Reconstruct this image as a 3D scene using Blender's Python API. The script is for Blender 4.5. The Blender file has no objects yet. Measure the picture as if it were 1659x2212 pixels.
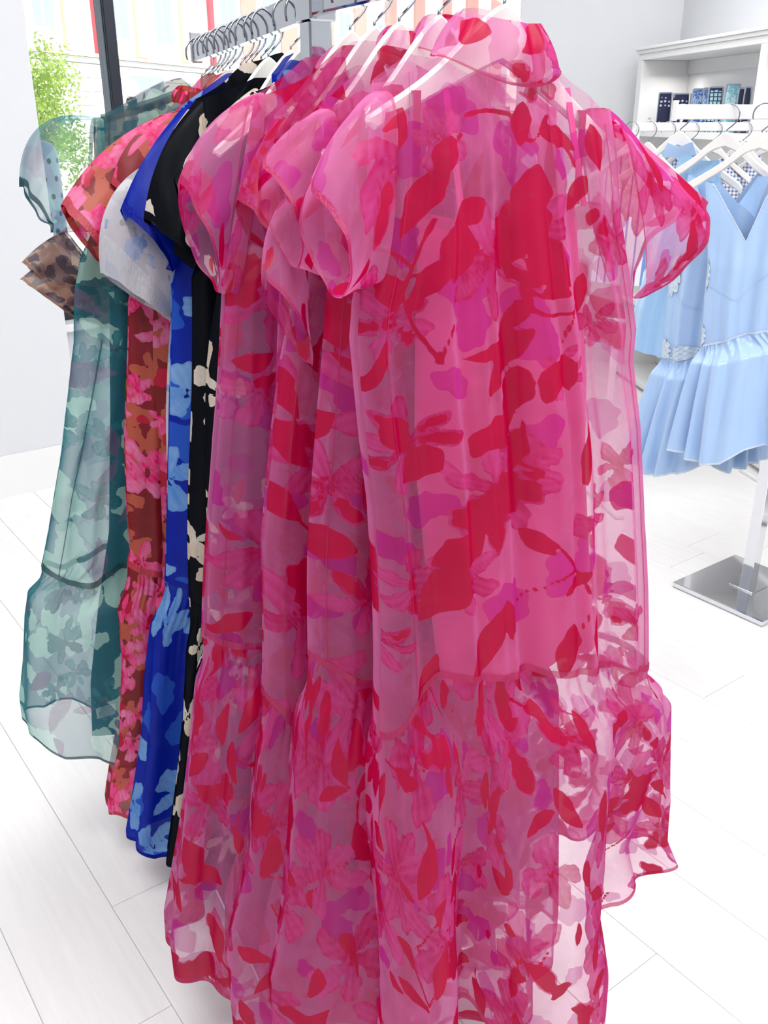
import bpy, math, random
import numpy as np

# ------------------------------------------------------------------ camera
scene = bpy.context.scene
col = scene.collection
H = 1.65                       # camera height
FPX = 2000.0                   # focal length in pixels of the 1659 x 2212 frame
PITCH = math.atan(856 / FPX)
cP, sP = math.cos(PITCH), math.sin(PITCH)
cam_d = bpy.data.cameras.new('camera')
cam_d.sensor_fit = 'VERTICAL'
cam_d.sensor_height = 36.0
cam_d.lens = FPX / 2212 * 36.0
cam_d.clip_start = 0.05
cam_d.clip_end = 300
cam = bpy.data.objects.new('camera', cam_d)
col.objects.link(cam)
cam.location = (0, 0, H)
cam.rotation_euler = (math.pi / 2 - PITCH, 0, 0)
scene.camera = cam

# ------------------------------------------------------------------ world, sun, lamps, exposure
world = bpy.data.worlds.new('sky')
scene.world = world
world.use_nodes = True
bg = world.node_tree.nodes['Background']
bg.inputs['Color'].default_value = (0.86, 0.93, 1.0, 1)
bg.inputs['Strength'].default_value = 1.25

sun_d = bpy.data.lights.new('sun', 'SUN')
sun_d.energy = 5.2
sun_d.angle = math.radians(1.0)
sun_d.color = (1.0, 0.96, 0.9)
sun = bpy.data.objects.new('sun', sun_d)
col.objects.link(sun)
sun.rotation_euler = (math.radians(42), 0, math.radians(62))   # falls on the street front opposite

def ceiling_or_fill_lamp(name, loc, sx, sy, power):
    d = bpy.data.lights.new(name, 'AREA')
    d.shape = 'RECTANGLE'
    d.size, d.size_y = sx, sy
    d.energy = power
    d.color = (1.0, 0.985, 0.97)
    o = bpy.data.objects.new(name, d)
    o.location = loc
    col.objects.link(o)
    return o
for nm, loc, p in (('ceiling_or_fill_light', (-0.9, 0.6, 3.35), 54), ('ceiling_or_fill_light', (1.4, 0.7, 3.35), 54),
                   ('ceiling_or_fill_light', (0.3, -1.9, 3.35), 54), ('ceiling_or_fill_light', (1.7, 3.3, 3.35), 36), ('ceiling_or_fill_light', (0.9, 5.0, 3.35), 30),  # second lamp here is an unseen fill, added to brighten the back wall
                   ('ceiling_or_fill_light', (-0.5, 3.0, 3.35), 26)):
    ceiling_or_fill_lamp(nm, loc, 1.6, 1.2, p)

scene.view_settings.view_transform = 'Standard'
scene.view_settings.look = 'None'
scene.view_settings.gamma = 1.0
scene.view_settings.use_curve_mapping = False
scene.view_settings.exposure = 0.0
cy = scene.cycles
cy.transparent_max_bounces = 24
cy.max_bounces = 7
cy.diffuse_bounces = 3
cy.glossy_bounces = 3
cy.transmission_bounces = 5
cy.use_denoising = True
cy.use_adaptive_sampling = True
cy.adaptive_threshold = 0.05
cy.sample_clamp_indirect = 4.0
cy.caustics_reflective = False
cy.caustics_refractive = False

# ------------------------------------------------------------------ helpers
def lin(r, g, b, a=1.0):
    f = lambda v: (v / 255 / 12.92) if v / 255 <= 0.04045 else ((v / 255 + 0.055) / 1.055) ** 2.4
    return (f(r), f(g), f(b), a)

def pray(px, py):
    u = (px - 829.5) / FPX
    v = (1106 - py) / FPX
    return np.array([u, cP + v * sP, -sP + v * cP])

def at_depth(px, py, Y):
    d = pray(px, py)
    return d * (Y / d[1]) + np.array([0, 0, H])

def sm(a, b, x):
    t = np.clip((np.asarray(x, float) - a) / (b - a), 0, 1)
    return t * t * (3 - 2 * t)

def empty(name, loc=(0, 0, 0), rz=0.0):
    o = bpy.data.objects.new(name, None)
    o.location = loc
    o.rotation_euler = (0, 0, rz)
    o.empty_display_size = 0.05
    col.objects.link(o)
    return o

def tag(o, label=None, cat=None, group=None, kind=None):
    if label: o['label'] = label
    if cat: o['category'] = cat
    if group: o['group'] = group
    if kind: o['kind'] = kind
    return o

def link(name, me, m=None, parent=None):
    o = bpy.data.objects.new(name, me)
    if m is not None and not me.materials:
        me.materials.append(m)
    col.objects.link(o)
    if parent is not None:
        o.parent = parent
    return o

def mesh(verts, faces, smooth=False):
    me = bpy.data.meshes.new('m')
    me.from_pydata([tuple(v) for v in verts], [], faces)
    me.polygons.foreach_set('use_smooth', [smooth] * len(me.polygons))
    me.update()
    return me

def grid_mesh(P, wrap=False):
    """P (nu, nv, 3) -> smooth quad sheet, closed in the first direction when wrap"""
    nu, nv = P.shape[:2]
    a = np.arange(nu if wrap else nu - 1)
    b = np.arange(nv - 1)
    A, B = np.meshgrid(a, b, indexing='ij')
    A2 = (A + 1) % nu
    q = np.stack([A * nv + B, A2 * nv + B, A2 * nv + B + 1, A * nv + B + 1], -1).reshape(-1, 4)
    me = bpy.data.meshes.new('m')
    me.vertices.add(nu * nv)
    me.vertices.foreach_set('co', np.ascontiguousarray(P, dtype=np.float32).ravel())
    me.loops.add(q.size)
    me.loops.foreach_set('vertex_index', q.ravel().astype(np.int32))
    me.polygons.add(len(q))
    me.polygons.foreach_set('loop_start', np.arange(0, q.size, 4, dtype=np.int32))
    me.polygons.foreach_set('use_smooth', np.ones(len(q), dtype=bool))
    me.update(calc_edges=True)
    me.validate()
    return me

class MB:
    """collects boxes, tubes and prisms into one mesh"""
    def __init__(s): s.v, s.f = [], []
    def add(s, vs, fs):
        n = len(s.v)
        s.v += [tuple(map(float, v)) for v in vs]
        s.f += [tuple(i + n for i in f) for f in fs]
        return s
    def box(s, x0, x1, y0, y1, z0, z1, bv=0.0):
        if bv <= 0:
            vs = [(x, y, z) for z in (z0, z1) for y in (y0, y1) for x in (x0, x1)]
            return s.add(vs, [(0, 2, 3, 1), (4, 5, 7, 6), (0, 1, 5, 4), (2, 6, 7, 3), (0, 4, 6, 2), (1, 3, 7, 5)])
        b = bv
        vs, idx = [], {}
        for i, sx in enumerate((0, 1)):
            for j, sy in enumerate((0, 1)):
                for k, sz in enumerate((0, 1)):
                    X, Y, Z = (x0, x1)[sx], (y0, y1)[sy], (z0, z1)[sz]
                    dx, dy, dz = (b if sx == 0 else -b), (b if sy == 0 else -b), (b if sz == 0 else -b)
                    for ax, p in (('x', (X, Y + dy, Z + dz)), ('y', (X + dx, Y, Z + dz)), ('z', (X + dx, Y + dy, Z))):
                        idx[(sx, sy, sz, ax)] = len(vs); vs.append(p)
        I = lambda *k: idx[k]
        fs = []
        for t in (0, 1):
            o = [(0, 0), (1, 0), (1, 1), (0, 1)]
            fs.append([I(t, a, c, 'x') for a, c in o]); fs.append([I(a, t, c, 'y') for a, c in o]); fs.append([I(a, c, t, 'z') for a, c in o])
        for p in (0, 1):
            for q in (0, 1):
                fs.append([I(p, q, 0, 'x'), I(p, q, 1, 'x'), I(p, q, 1, 'y'), I(p, q, 0, 'y')])
                fs.append([I(p, 0, q, 'x'), I(p, 1, q, 'x'), I(p, 1, q, 'z'), I(p, 0, q, 'z')])
                fs.append([I(0, p, q, 'y'), I(1, p, q, 'y'), I(1, p, q, 'z'), I(0, p, q, 'z')])
        for a in (0, 1):
            for c in (0, 1):
                for e in (0, 1):
                    fs.append([I(a, c, e, 'x'), I(a, c, e, 'y'), I(a, c, e, 'z')])
        return s.add(vs, fs)
    def tube(s, pts, r, n=10, closed=False):
        pts = np.asarray(pts, float)
        N = len(pts)
        rr = np.broadcast_to(np.asarray(r, float), (N,))
        T = np.gradient(pts, axis=0)
        if closed: T = (np.roll(pts, -1, 0) - np.roll(pts, 1, 0))
        T /= np.linalg.norm(T, axis=1)[:, None] + 1e-12
        up = np.array([0, 0, 1.0]) if abs(T[0][2]) < 0.9 else np.array([0, 1.0, 0])
        nrm = np.cross(T[0], up); nrm /= np.linalg.norm(nrm)
        vs = []
        for i in range(N):
            nrm = nrm - T[i] * (nrm @ T[i]); nrm /= np.linalg.norm(nrm) + 1e-12
            bi = np.cross(T[i], nrm)
            for k in range(n):
                a = 2 * math.pi * k / n
                vs.append(pts[i] + rr[i] * (math.cos(a) * nrm + math.sin(a) * bi))
        fs = []
        for i in range(N if closed else N - 1):
            j = (i + 1) % N
            for k in range(n):
                fs.append((i * n + k, i * n + (k + 1) % n, j * n + (k + 1) % n, j * n + k))
        if not closed:
            fs.append(tuple(range(n - 1, -1, -1))); fs.append(tuple((N - 1) * n + k for k in range(n)))
        return s.add(vs, fs)
    def build(s, name, m, parent=None, smooth=False):
        me = mesh(s.v, s.f, smooth)
        return link(name, me, m, parent)

def auto_smooth(o, deg=35):
    me = o.data
    me.polygons.foreach_set('use_smooth', [True] * len(me.polygons))
    me.set_sharp_from_angle(angle=math.radians(deg))

# ------------------------------------------------------------------ materials
class NT:
    def __init__(s, name):
        s.m = bpy.data.materials.new(name); s.m.use_nodes = True
        s.t = s.m.node_tree; s.t.nodes.clear()
        s.out = s.n('ShaderNodeOutputMaterial')
    def n(s, typ, **kw):
        nd = s.t.nodes.new(typ)
        for k, v in kw.items(): setattr(nd, k, v)
        return nd
    def l(s, a, b): s.t.links.new(a, b)
    def val(s, sock, v):
        if isinstance(v, bpy.types.NodeSocket): s.l(v, sock)
        else: sock.default_value = v
    def math(s, op, a, b=None, c=None, clamp=False):
        nd = s.n('ShaderNodeMath', operation=op); nd.use_clamp = clamp
        s.val(nd.inputs[0], a)
        if b is not None: s.val(nd.inputs[1], b)
        if c is not None: s.val(nd.inputs[2], c)
        return nd.outputs[0]
    def mixc(s, f, a, b):
        nd = s.n('ShaderNodeMix', data_type='RGBA')
        s.val(nd.inputs[0], f); s.val(nd.inputs[6], a); s.val(nd.inputs[7], b)
        return nd.outputs[2]
    def mixf(s, f, a, b):
        nd = s.n('ShaderNodeMix', data_type='FLOAT')
        s.val(nd.inputs[0], f); s.val(nd.inputs[2], a); s.val(nd.inputs[3], b)
        return nd.outputs[0]
    def attr(s, name): return s.n('ShaderNodeAttribute', attribute_name=name)
    def noise(s, vec, scale, detail=3, rough=0.55, dist=0.0):
        nd = s.n('ShaderNodeTexNoise')
        if vec is not None: s.l(vec, nd.inputs['Vector'])
        nd.inputs['Scale'].default_value = scale
        nd.inputs['Detail'].default_value = detail
        nd.inputs['Roughness'].default_value = rough
        nd.inputs['Distortion'].default_value = dist
        return nd.outputs['Fac']
    def rng(s, v, a, b, c=0.0, d=1.0):
        nd = s.n('ShaderNodeMapRange')
        s.val(nd.inputs['Value'], v)
        for k, x in (('From Min', a), ('From Max', b), ('To Min', c), ('To Max', d)): nd.inputs[k].default_value = x
        return nd.outputs[0]
    def bump(s, h, strength=0.3, dist=0.01):
        nd = s.n('ShaderNodeBump'); nd.inputs['Strength'].default_value = strength; nd.inputs['Distance'].default_value = dist
        s.l(h, nd.inputs['Height']); return nd.outputs[0]

def plain(name, c, rough=0.5, metal=0.0, var=0.03, scale=6.0, bump=0.0, bscale=60.0, spec=0.5, coat=0.0, trans=0.0, sheen=0.0):
    t = NT(name)
    p = t.n('ShaderNodeBsdfPrincipled')
    tc = t.n('ShaderNodeTexCoord').outputs['Object']
    f = t.noise(tc, scale, 4)
    d = tuple(max(0, x * (1 - 2.2 * var)) for x in c[:3]) + (1,)
    e = tuple(min(1, x * (1 + 1.2 * var)) for x in c[:3]) + (1,)
    t.l(t.mixc(f, d, e), p.inputs['Base Color'])
    p.inputs['Roughness'].default_value = rough
    p.inputs['Metallic'].default_value = metal
    p.inputs['Specular IOR Level'].default_value = spec
    p.inputs['Coat Weight'].default_value = coat
    p.inputs['Sheen Weight'].default_value = sheen
    if bump > 0:
        t.l(t.bump(t.noise(tc, bscale, 4), bump, 0.004), p.inputs['Normal'])
    t.l(p.outputs[0], t.out.inputs[0])
    return t.m

def cloth(name, base, mag, bloom, bloom2, dark, al=(0.3, 0.45, 0.6, 0.8), sheen=0.05, water=0.5, grain=0.0, dense=1.0, ragged=0.0035):
    """printed fabric: coloured yarn with see-through gaps; the print lies in cloth coordinates on the mesh"""
    t = NT(name)
    q = t.attr('flat').outputs['Vector']
    wob = t.math('MULTIPLY', t.math('SUBTRACT', t.noise(q, 55, 1, 0.6), 0.5), ragged)
    def mask(nm):
        d = t.math('ADD', t.attr(nm).outputs['Fac'], wob)
        return t.rng(d, -0.0004, 0.0004, 1.0, 0.0)
    m1, m2, m3 = mask('mag'), mask('bloom'), mask('dark')
    tone = t.attr('tone').outputs['Fac']
    wc = t.noise(q, 16, 3, 0.6, 0.8)
    mp = t.n('ShaderNodeMapping'); t.l(q, mp.inputs['Vector']); mp.inputs['Scale'].default_value = (70, 18, 18)
    streak = t.noise(mp.outputs[0], 1.6, 2, 0.6, 1.2)
    tv = t.math('ADD', tone, t.math('MULTIPLY', t.math('SUBTRACT', t.math('ADD', t.math('MULTIPLY', wc, 0.7), t.math('MULTIPLY', streak, 0.3)), 0.5), water * 3.0), clamp=True)
    lt = lambda c, k: tuple(min(1, x * k) for x in c[:3]) + (1,)
    bc = t.mixc(t.rng(wc, 0.3, 0.7), lt(base, 0.9), lt(base, 1.1))
    c = t.mixc(m1, bc, mag)
    c = t.mixc(m2, c, t.mixc(tv, bloom, bloom2))
    c = t.mixc(m3, c, t.mixc(t.rng(wc, 0.35, 0.7), dark, lt(dark, 1.12)))
    a = t.mixf(m1, al[0], al[1])
    a = t.mixf(m2, a, t.mixf(tv, al[2], al[2] * 0.78 + al[0] * 0.22))
    a = t.mixf(m3, a, al[3])
    # thread count across a slanting look: 1-(1-a)^(1/cos)
    lw = t.n('ShaderNodeLayerWeight'); lw.inputs['Blend'].default_value = 0.5
    cs = t.math('MAXIMUM', t.math('SUBTRACT', 1.0, lw.outputs['Facing']), 0.22)
    ex = t.math('DIVIDE', dense, cs)
    a = t.math('SUBTRACT', 1.0, t.math('POWER', t.math('MAXIMUM', t.math('SUBTRACT', 1.0, a), 0.0005), ex))
    df = t.n('ShaderNodeBsdfDiffuse'); tl = t.n('ShaderNodeBsdfTranslucent')
    t.l(c, df.inputs['Color']); t.l(c, tl.inputs['Color'])
    hgt = t.noise(q, 26, 2)
    bn = t.bump(hgt, 0.35, 0.006)
    t.l(bn, df.inputs['Normal'])
    mx = t.n('ShaderNodeMixShader'); mx.inputs[0].default_value = 0.45
    t.l(df.outputs[0], mx.inputs[1]); t.l(tl.outputs[0], mx.inputs[2])
    gl = t.n('ShaderNodeBsdfGlossy'); gl.inputs['Roughness'].default_value = 0.38
    t.l(bn, gl.inputs['Normal'])
    mg = t.n('ShaderNodeMixShader'); mg.inputs[0].default_value = sheen
    t.l(mx.outputs[0], mg.inputs[1]); t.l(gl.outputs[0], mg.inputs[2])
    tr = t.n('ShaderNodeBsdfTransparent')
    fin = t.n('ShaderNodeMixShader')
    t.l(a, fin.inputs[0]); t.l(tr.outputs[0], fin.inputs[1]); t.l(mg.outputs[0], fin.inputs[2])
    t.l(fin.outputs[0], t.out.inputs[0])
    return t.m

M = {}
M['wall'] = plain('wall_paint', lin(224, 226, 230), 0.7, var=0.01)
M['white'] = plain('white_lacquer', lin(243, 243, 243), 0.35, var=0.01)
M['hanger'] = plain('white_hanger_gloss', lin(246, 244, 240), 0.22, var=0.01, coat=0.3)
M['hanger_cream'] = plain('cream_hanger_gloss', lin(240, 234, 222), 0.3, var=0.02)
M['chrome'] = plain('chrome', lin(228, 230, 234), 0.07, 1.0, var=0.01)
M['rack_chrome'] = plain('rack_chrome', lin(196, 200, 206), 0.08, 1.0, var=0.01)
M['hook'] = plain('hook_wire', lin(158, 163, 170), 0.15, 1.0, var=0.02)
M['strap'] = plain('crimson_loop_ribbon', lin(176, 10, 66), 0.5, var=0.05)
M['black_frame'] = plain('black_window_frame', lin(30, 36, 48), 0.3, var=0.03)
M['gasket'] = plain('grey_gasket', lin(120, 130, 140), 0.4)

def plank_mat():
    t = NT('white_oak_vinyl')
    p = t.n('ShaderNodeBsdfPrincipled')
    tc = t.n('ShaderNodeTexCoord').outputs['Object']
    ri = t.n('ShaderNodeObjectInfo').outputs['Random']
    mp = t.n('ShaderNodeMapping'); t.l(tc, mp.inputs[0]); mp.inputs['Scale'].default_value = (2.0, 26.0, 1)
    cmb = t.n('ShaderNodeCombineXYZ'); t.l(t.math('MULTIPLY', ri, 40.0), cmb.inputs[0]); t.l(t.math('MULTIPLY', ri, 17.0), cmb.inputs[1])
    t.l(cmb.outputs[0], mp.inputs['Location'])
    g = t.noise(mp.outputs[0], 2.2, 6, 0.65, 0.6)
    c = t.mixc(t.rng(g, 0.3, 0.72), lin(243, 242, 242), lin(250, 249, 248))
    sh = t.math('MULTIPLY_ADD', ri, 0.02, 0.98)
    cc = t.n('ShaderNodeVectorMath', operation='SCALE'); t.l(c, cc.inputs[0]); t.l(sh, cc.inputs['Scale'])
    t.l(cc.outputs[0], p.inputs['Base Color'])
    p.inputs['Roughness'].default_value = 0.42
    p.inputs['Specular IOR Level'].default_value = 0.35
    t.l(t.bump(g, 0.06, 0.002), p.inputs['Normal'])
    t.l(p.outputs[0], t.out.inputs[0])
    return t.m
M['plank'] = plank_mat()
M['joint'] = plain('floor_joint', lin(205, 202, 202), 0.8)

def glass_mat(name, tint=(1, 1, 1, 1), ior=1.45):
    t = NT(name)
    tr = t.n('ShaderNodeBsdfTransparent'); tr.inputs[0].default_value = tint
    gl = t.n('ShaderNodeBsdfGlossy'); gl.inputs['Roughness'].default_value = 0.02
    fr = t.n('ShaderNodeFresnel'); fr.inputs['IOR'].default_value = ior
    mx = t.n('ShaderNodeMixShader')
    t.l(t.math('MULTIPLY', fr.outputs[0], 0.6), mx.inputs[0]); t.l(tr.outputs[0], mx.inputs[1]); t.l(gl.outputs[0], mx.inputs[2])
    t.l(mx.outputs[0], t.out.inputs[0])
    return t.m
M['glass'] = glass_mat('window_glass')

PINK = dict(base=lin(224, 126, 184), mag=lin(206, 52, 160), bloom=lin(196, 8, 98), bloom2=lin(222, 84, 162), dark=lin(194, 0, 70))
M['pink'] = cloth('pink_organza', **PINK, al=(0.33, 0.5, 0.74, 0.92), water=0.6, sheen=0.022)
M['pink_seam'] = cloth('pink_organza_doubled', base=lin(204, 30, 110), mag=lin(200, 30, 126), bloom=lin(196, 12, 80), bloom2=lin(214, 60, 120), dark=lin(180, 4, 50), al=(0.62, 0.7, 0.75, 0.9))
M['slip'] = plain('hot_pink_satin_slip', lin(236, 58, 144), 0.55, var=0.03, scale=4, bump=0.1, bscale=14, sheen=0.2)
TEAL = dict(base=lin(38, 132, 148), mag=lin(176, 226, 214), bloom=lin(14, 104, 120), bloom2=lin(70, 160, 168), dark=lin(112, 112, 142))
M['teal'] = cloth('teal_organza', **TEAL, al=(0.42, 0.54, 0.6, 0.56), water=0.4, sheen=0.02)
M['teal_clear'] = cloth('teal_organza_single', **TEAL, al=(0.17, 0.2, 0.26, 0.24), water=0.4, sheen=0.02)
M['teal_seam'] = cloth('teal_organza_doubled', base=lin(30, 84, 92), mag=lin(40, 96, 100), bloom=lin(20, 70, 84), bloom2=lin(30, 90, 100), dark=lin(30, 50, 66), al=(0.7, 0.7, 0.75, 0.8))
M['teal_slip'] = plain('dark_teal_slip', lin(4, 56, 76), 0.5, var=0.25, scale=9, sheen=0.2)
M['navy_slip'] = plain('navy_slip', lin(8, 22, 52), 0.5, var=0.1, sheen=0.1)
ROSE = dict(base=lin(150, 36, 44), mag=lin(206, 100, 78), bloom=lin(250, 4, 120), bloom2=lin(252, 150, 200), dark=lin(206, 16, 62))
M['rose'] = cloth('coral_rose_jacquard', **ROSE, al=(0.82, 0.95, 0.97, 0.94), water=0.6, sheen=0.025)
M['rose_seam'] = cloth('coral_rose_binding', base=lin(206, 60, 80), mag=lin(216, 110, 90), bloom=lin(240, 40, 120), bloom2=lin(240, 160, 180), dark=lin(190, 20, 60), al=(0.9, 0.95, 0.95, 0.95))
BLUE = dict(base=lin(10, 42, 178), mag=lin(44, 98, 214), bloom=lin(96, 156, 232), bloom2=lin(150, 196, 244), dark=lin(6, 22, 120))
M['blue'] = cloth('royal_blue_chiffon', **BLUE, al=(0.9, 0.9, 0.94, 0.95), water=0.5, sheen=0.015)
M['blue_seam'] = cloth('royal_blue_binding', base=lin(8, 34, 168), mag=lin(8, 34, 168), bloom=lin(20, 60, 190), bloom2=lin(20, 60, 190), dark=lin(8, 30, 150), al=(0.97, 0.97, 0.97, 0.97), sheen=0.015)
BLACK = dict(base=lin(14, 17, 26), mag=lin(14, 17, 26), bloom=lin(244, 240, 232), bloom2=lin(238, 214, 186), dark=lin(12, 14, 22))
M['black'] = cloth('black_crepe_print', **BLACK, al=(0.995, 0.995, 0.99, 0.99), water=0.35, sheen=0.008, ragged=0.002)
FLOR = dict(base=lin(228, 228, 234), mag=lin(206, 208, 216), bloom=lin(120, 162, 220), bloom2=lin(190, 210, 240), dark=lin(176, 178, 178))
M['white_floral'] = cloth('white_floral_organza', **FLOR, al=(0.74, 0.8, 0.82, 0.8), water=1.2, ragged=0.034)
LEO = dict(base=lin(186, 142, 122), mag=lin(150, 104, 92), bloom=lin(116, 84, 88), bloom2=lin(140, 104, 100), dark=lin(62, 40, 58))
M['leopard'] = cloth('leopard_chiffon', **LEO, al=(0.6, 0.68, 0.75, 0.86), water=0.5, ragged=0.006)
M['satin'] = plain('pale_blue_satin', lin(174, 206, 244), 0.27, var=0.03, scale=5, sheen=0.3, spec=0.6)
M['satin_deep'] = plain('mid_blue_satin', lin(160, 202, 240), 0.3, var=0.03, scale=5, sheen=0.3, spec=0.6)
M['lace'] = plain('pale_blue_lace', lin(214, 230, 248), 0.8, var=0.12, scale=140, bump=0.8, bscale=160)

# ------------------------------------------------------------------ prints (cloth coordinates in metres)
def s_leaf(q, cx, cy, l, w, ang, bend=0.0):
    c, s = math.cos(ang), math.sin(ang)
    x = (q[:, 0] - cx) * c + (q[:, 1] - cy) * s
    y = -(q[:, 0] - cx) * s + (q[:, 1] - cy) * c - bend * ((x / l) ** 2 - 0.3)
    k = np.clip(x / l, -1, 1)
    prof = w * (1 - k * k) * (1 + 0.35 * k) * (1 + 0.05 * np.sin(7 * k + 40 * w + np.sign(y)) + 0.03 * np.sin(13 * k + ang * 3))
    d = (np.abs(y) - prof) * 0.9
    out = np.maximum(np.abs(x) - l, 0)
    return np.where(out > 0, np.hypot(out, np.abs(y)), d)

def s_stem(q, pts, r):
    pts = np.asarray(pts, float)
    if len(pts) == 3:
        t = np.linspace(0, 1, 11)[:, None]
        pts = (1 - t) ** 2 * pts[0] + 2 * t * (1 - t) * pts[1] + t * t * pts[2]
    d = np.full(len(q), 1.0)
    for a, b in zip(pts[:-1], pts[1:]):
        ab = b - a
        h = np.clip(((q - a) @ ab) / (ab @ ab + 1e-12), 0, 1)
        d = np.minimum(d, np.linalg.norm(q - a - h[:, None] * ab, axis=1))
    return d - r

def paint(me, q, shapes, rg, style=''):
    """write the print of a garment piece as signed distances (negative inside) on its vertices"""
    n = len(q)
    q = np.asarray(q, float)
    L = {k: np.full(n, 0.03) for k in ('mag', 'bloom', 'dark')}
    tone = np.full(n, 0.35)
    for s in shapes:
        kind, cx, cy, R = s[0], s[1], s[2], s[3]
        sel = np.nonzero((np.abs(q[:, 0] - cx) < R * 1.7 + 0.03) & (np.abs(q[:, 1] - cy) < R * 1.7 + 0.03))[0]
        if len(sel) == 0: continue
        p = q[sel]
        if kind == 'leaf':
            d = s_leaf(p, cx, cy, R, s[4], s[5], s[6] if len(s) > 6 else 0)
            lay = s[7] if len(s) > 7 else 'dark'
            L[lay][sel] = np.minimum(L[lay][sel], d)
        elif kind == 'stem':
            L['dark'][sel] = np.minimum(L['dark'][sel], s_stem(p, s[4], s[5]))
        elif kind == 'blob':
            a = np.arctan2(p[:, 1] - cy, p[:, 0] - cx); r = np.hypot(p[:, 0] - cx, p[:, 1] - cy)
            f = s[4]
            d = r - R * (0.72 + 0.17 * np.cos(2 * a + f) + 0.10 * np.cos(3 * a + 2.3 * f) + 0.06 * np.cos(7 * a + f * 5))
            lay = s[5]
            L[lay][sel] = np.minimum(L[lay][sel], d)
            if lay == 'bloom': tone[sel] = np.where(d < 0.002, s[6] if len(s) > 6 else 0.5, tone[sel])
        elif kind == 'flower':
            npet, rot = s[4], s[5]
            lay = s[6] if len(s) > 6 else 'bloom'
            order = list(range(npet)); rg.shuffle(order)
            for k in order:
                a = rot + 2 * math.pi * k / npet + rg.uniform(-0.35, 0.35)
                rl = R * rg.uniform(0.42, 0.64); rw = R * rg.uniform(0.26, 0.5) * (6.0 / (npet + 1.5))
                pc = (cx + math.cos(a) * R * 0.5, cy + math.sin(a) * R * 0.5)
                x = (p[:, 0] - pc[0]) * math.cos(a) + (p[:, 1] - pc[1]) * math.sin(a)
                y = -(p[:, 0] - pc[0]) * math.sin(a) + (p[:, 1] - pc[1]) * math.cos(a)
                th = np.arctan2(y, x)
                jag = 1 + 0.10 * np.cos(3 * th + k) + 0.09 * np.cos(5 * th + 2 * k) + 0.05 * np.cos(11 * th + 3 * k)
                wid = rw * (0.72 + 0.42 * np.clip(x / rl, -1, 1))
                d = (np.sqrt((x / rl) ** 2 + (y / wid) ** 2) / jag - 1) * min(rl, rw)
                L[lay][sel] = np.minimum(L[lay][sel], d)
                if lay == 'bloom' and style[:4] == 'pink' and rg.uniform(0, 1) < (0.24 if style == 'pink' else 0.12):
                    L['dark'][sel] = np.minimum(L['dark'][sel], d + 0.002 + 0.012 * np.abs(np.sin(6 * x / rl + 2 * k)) * np.clip(0.6 - x / rl, 0, 1))
                tv = rg.uniform(0.0, 0.8)
                grad = np.clip(0.5 + 0.5 * x / rl, 0, 1)
                edge = np.exp(-(d / 0.0022) ** 2)
                if lay == 'bloom':
                    tone[sel] = np.where(d < 0, np.clip(tv * 0.65 + 0.45 * grad + 0.16 * np.sin(11 * y / (wid + 1e-6) * (0.6 + 0.4 * grad) + k) - 0.45 * edge, 0, 1), tone[sel])
            r = np.hypot(p[:, 0] - cx, p[:, 1] - cy); th = np.arctan2(p[:, 1] - cy, p[:, 0] - cx)
            d = r - R * (0.11 + 0.05 * np.cos(7 * th))
            if lay == 'bloom' and R > 0.04:
                L['dark'][sel] = np.minimum(L['dark'][sel], np.abs(d) - 0.0012)
                for k in range(9):
                    a = rg.uniform(0, 6.28); rr = R * rg.uniform(0.14, 0.25)
                    dd = np.hypot(p[:, 0] - cx - rr * math.cos(a), p[:, 1] - cy - rr * math.sin(a)) - 0.0028
                    L['dark'][sel] = np.minimum(L['dark'][sel], dd)
    for k, v in L.items():
        a = me.attributes.new(k, 'FLOAT', 'POINT'); a.data.foreach_set('value', np.clip(v, -0.03, 0.03).astype(np.float32))
    a = me.attributes.new('tone', 'FLOAT', 'POINT'); a.data.foreach_set('value', tone.astype(np.float32))
    a = me.attributes.new('flat', 'FLOAT_VECTOR', 'POINT')
    a.data.foreach_set('vector', np.concatenate([q, np.zeros((n, 1))], 1).astype(np.float32).ravel())

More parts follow.
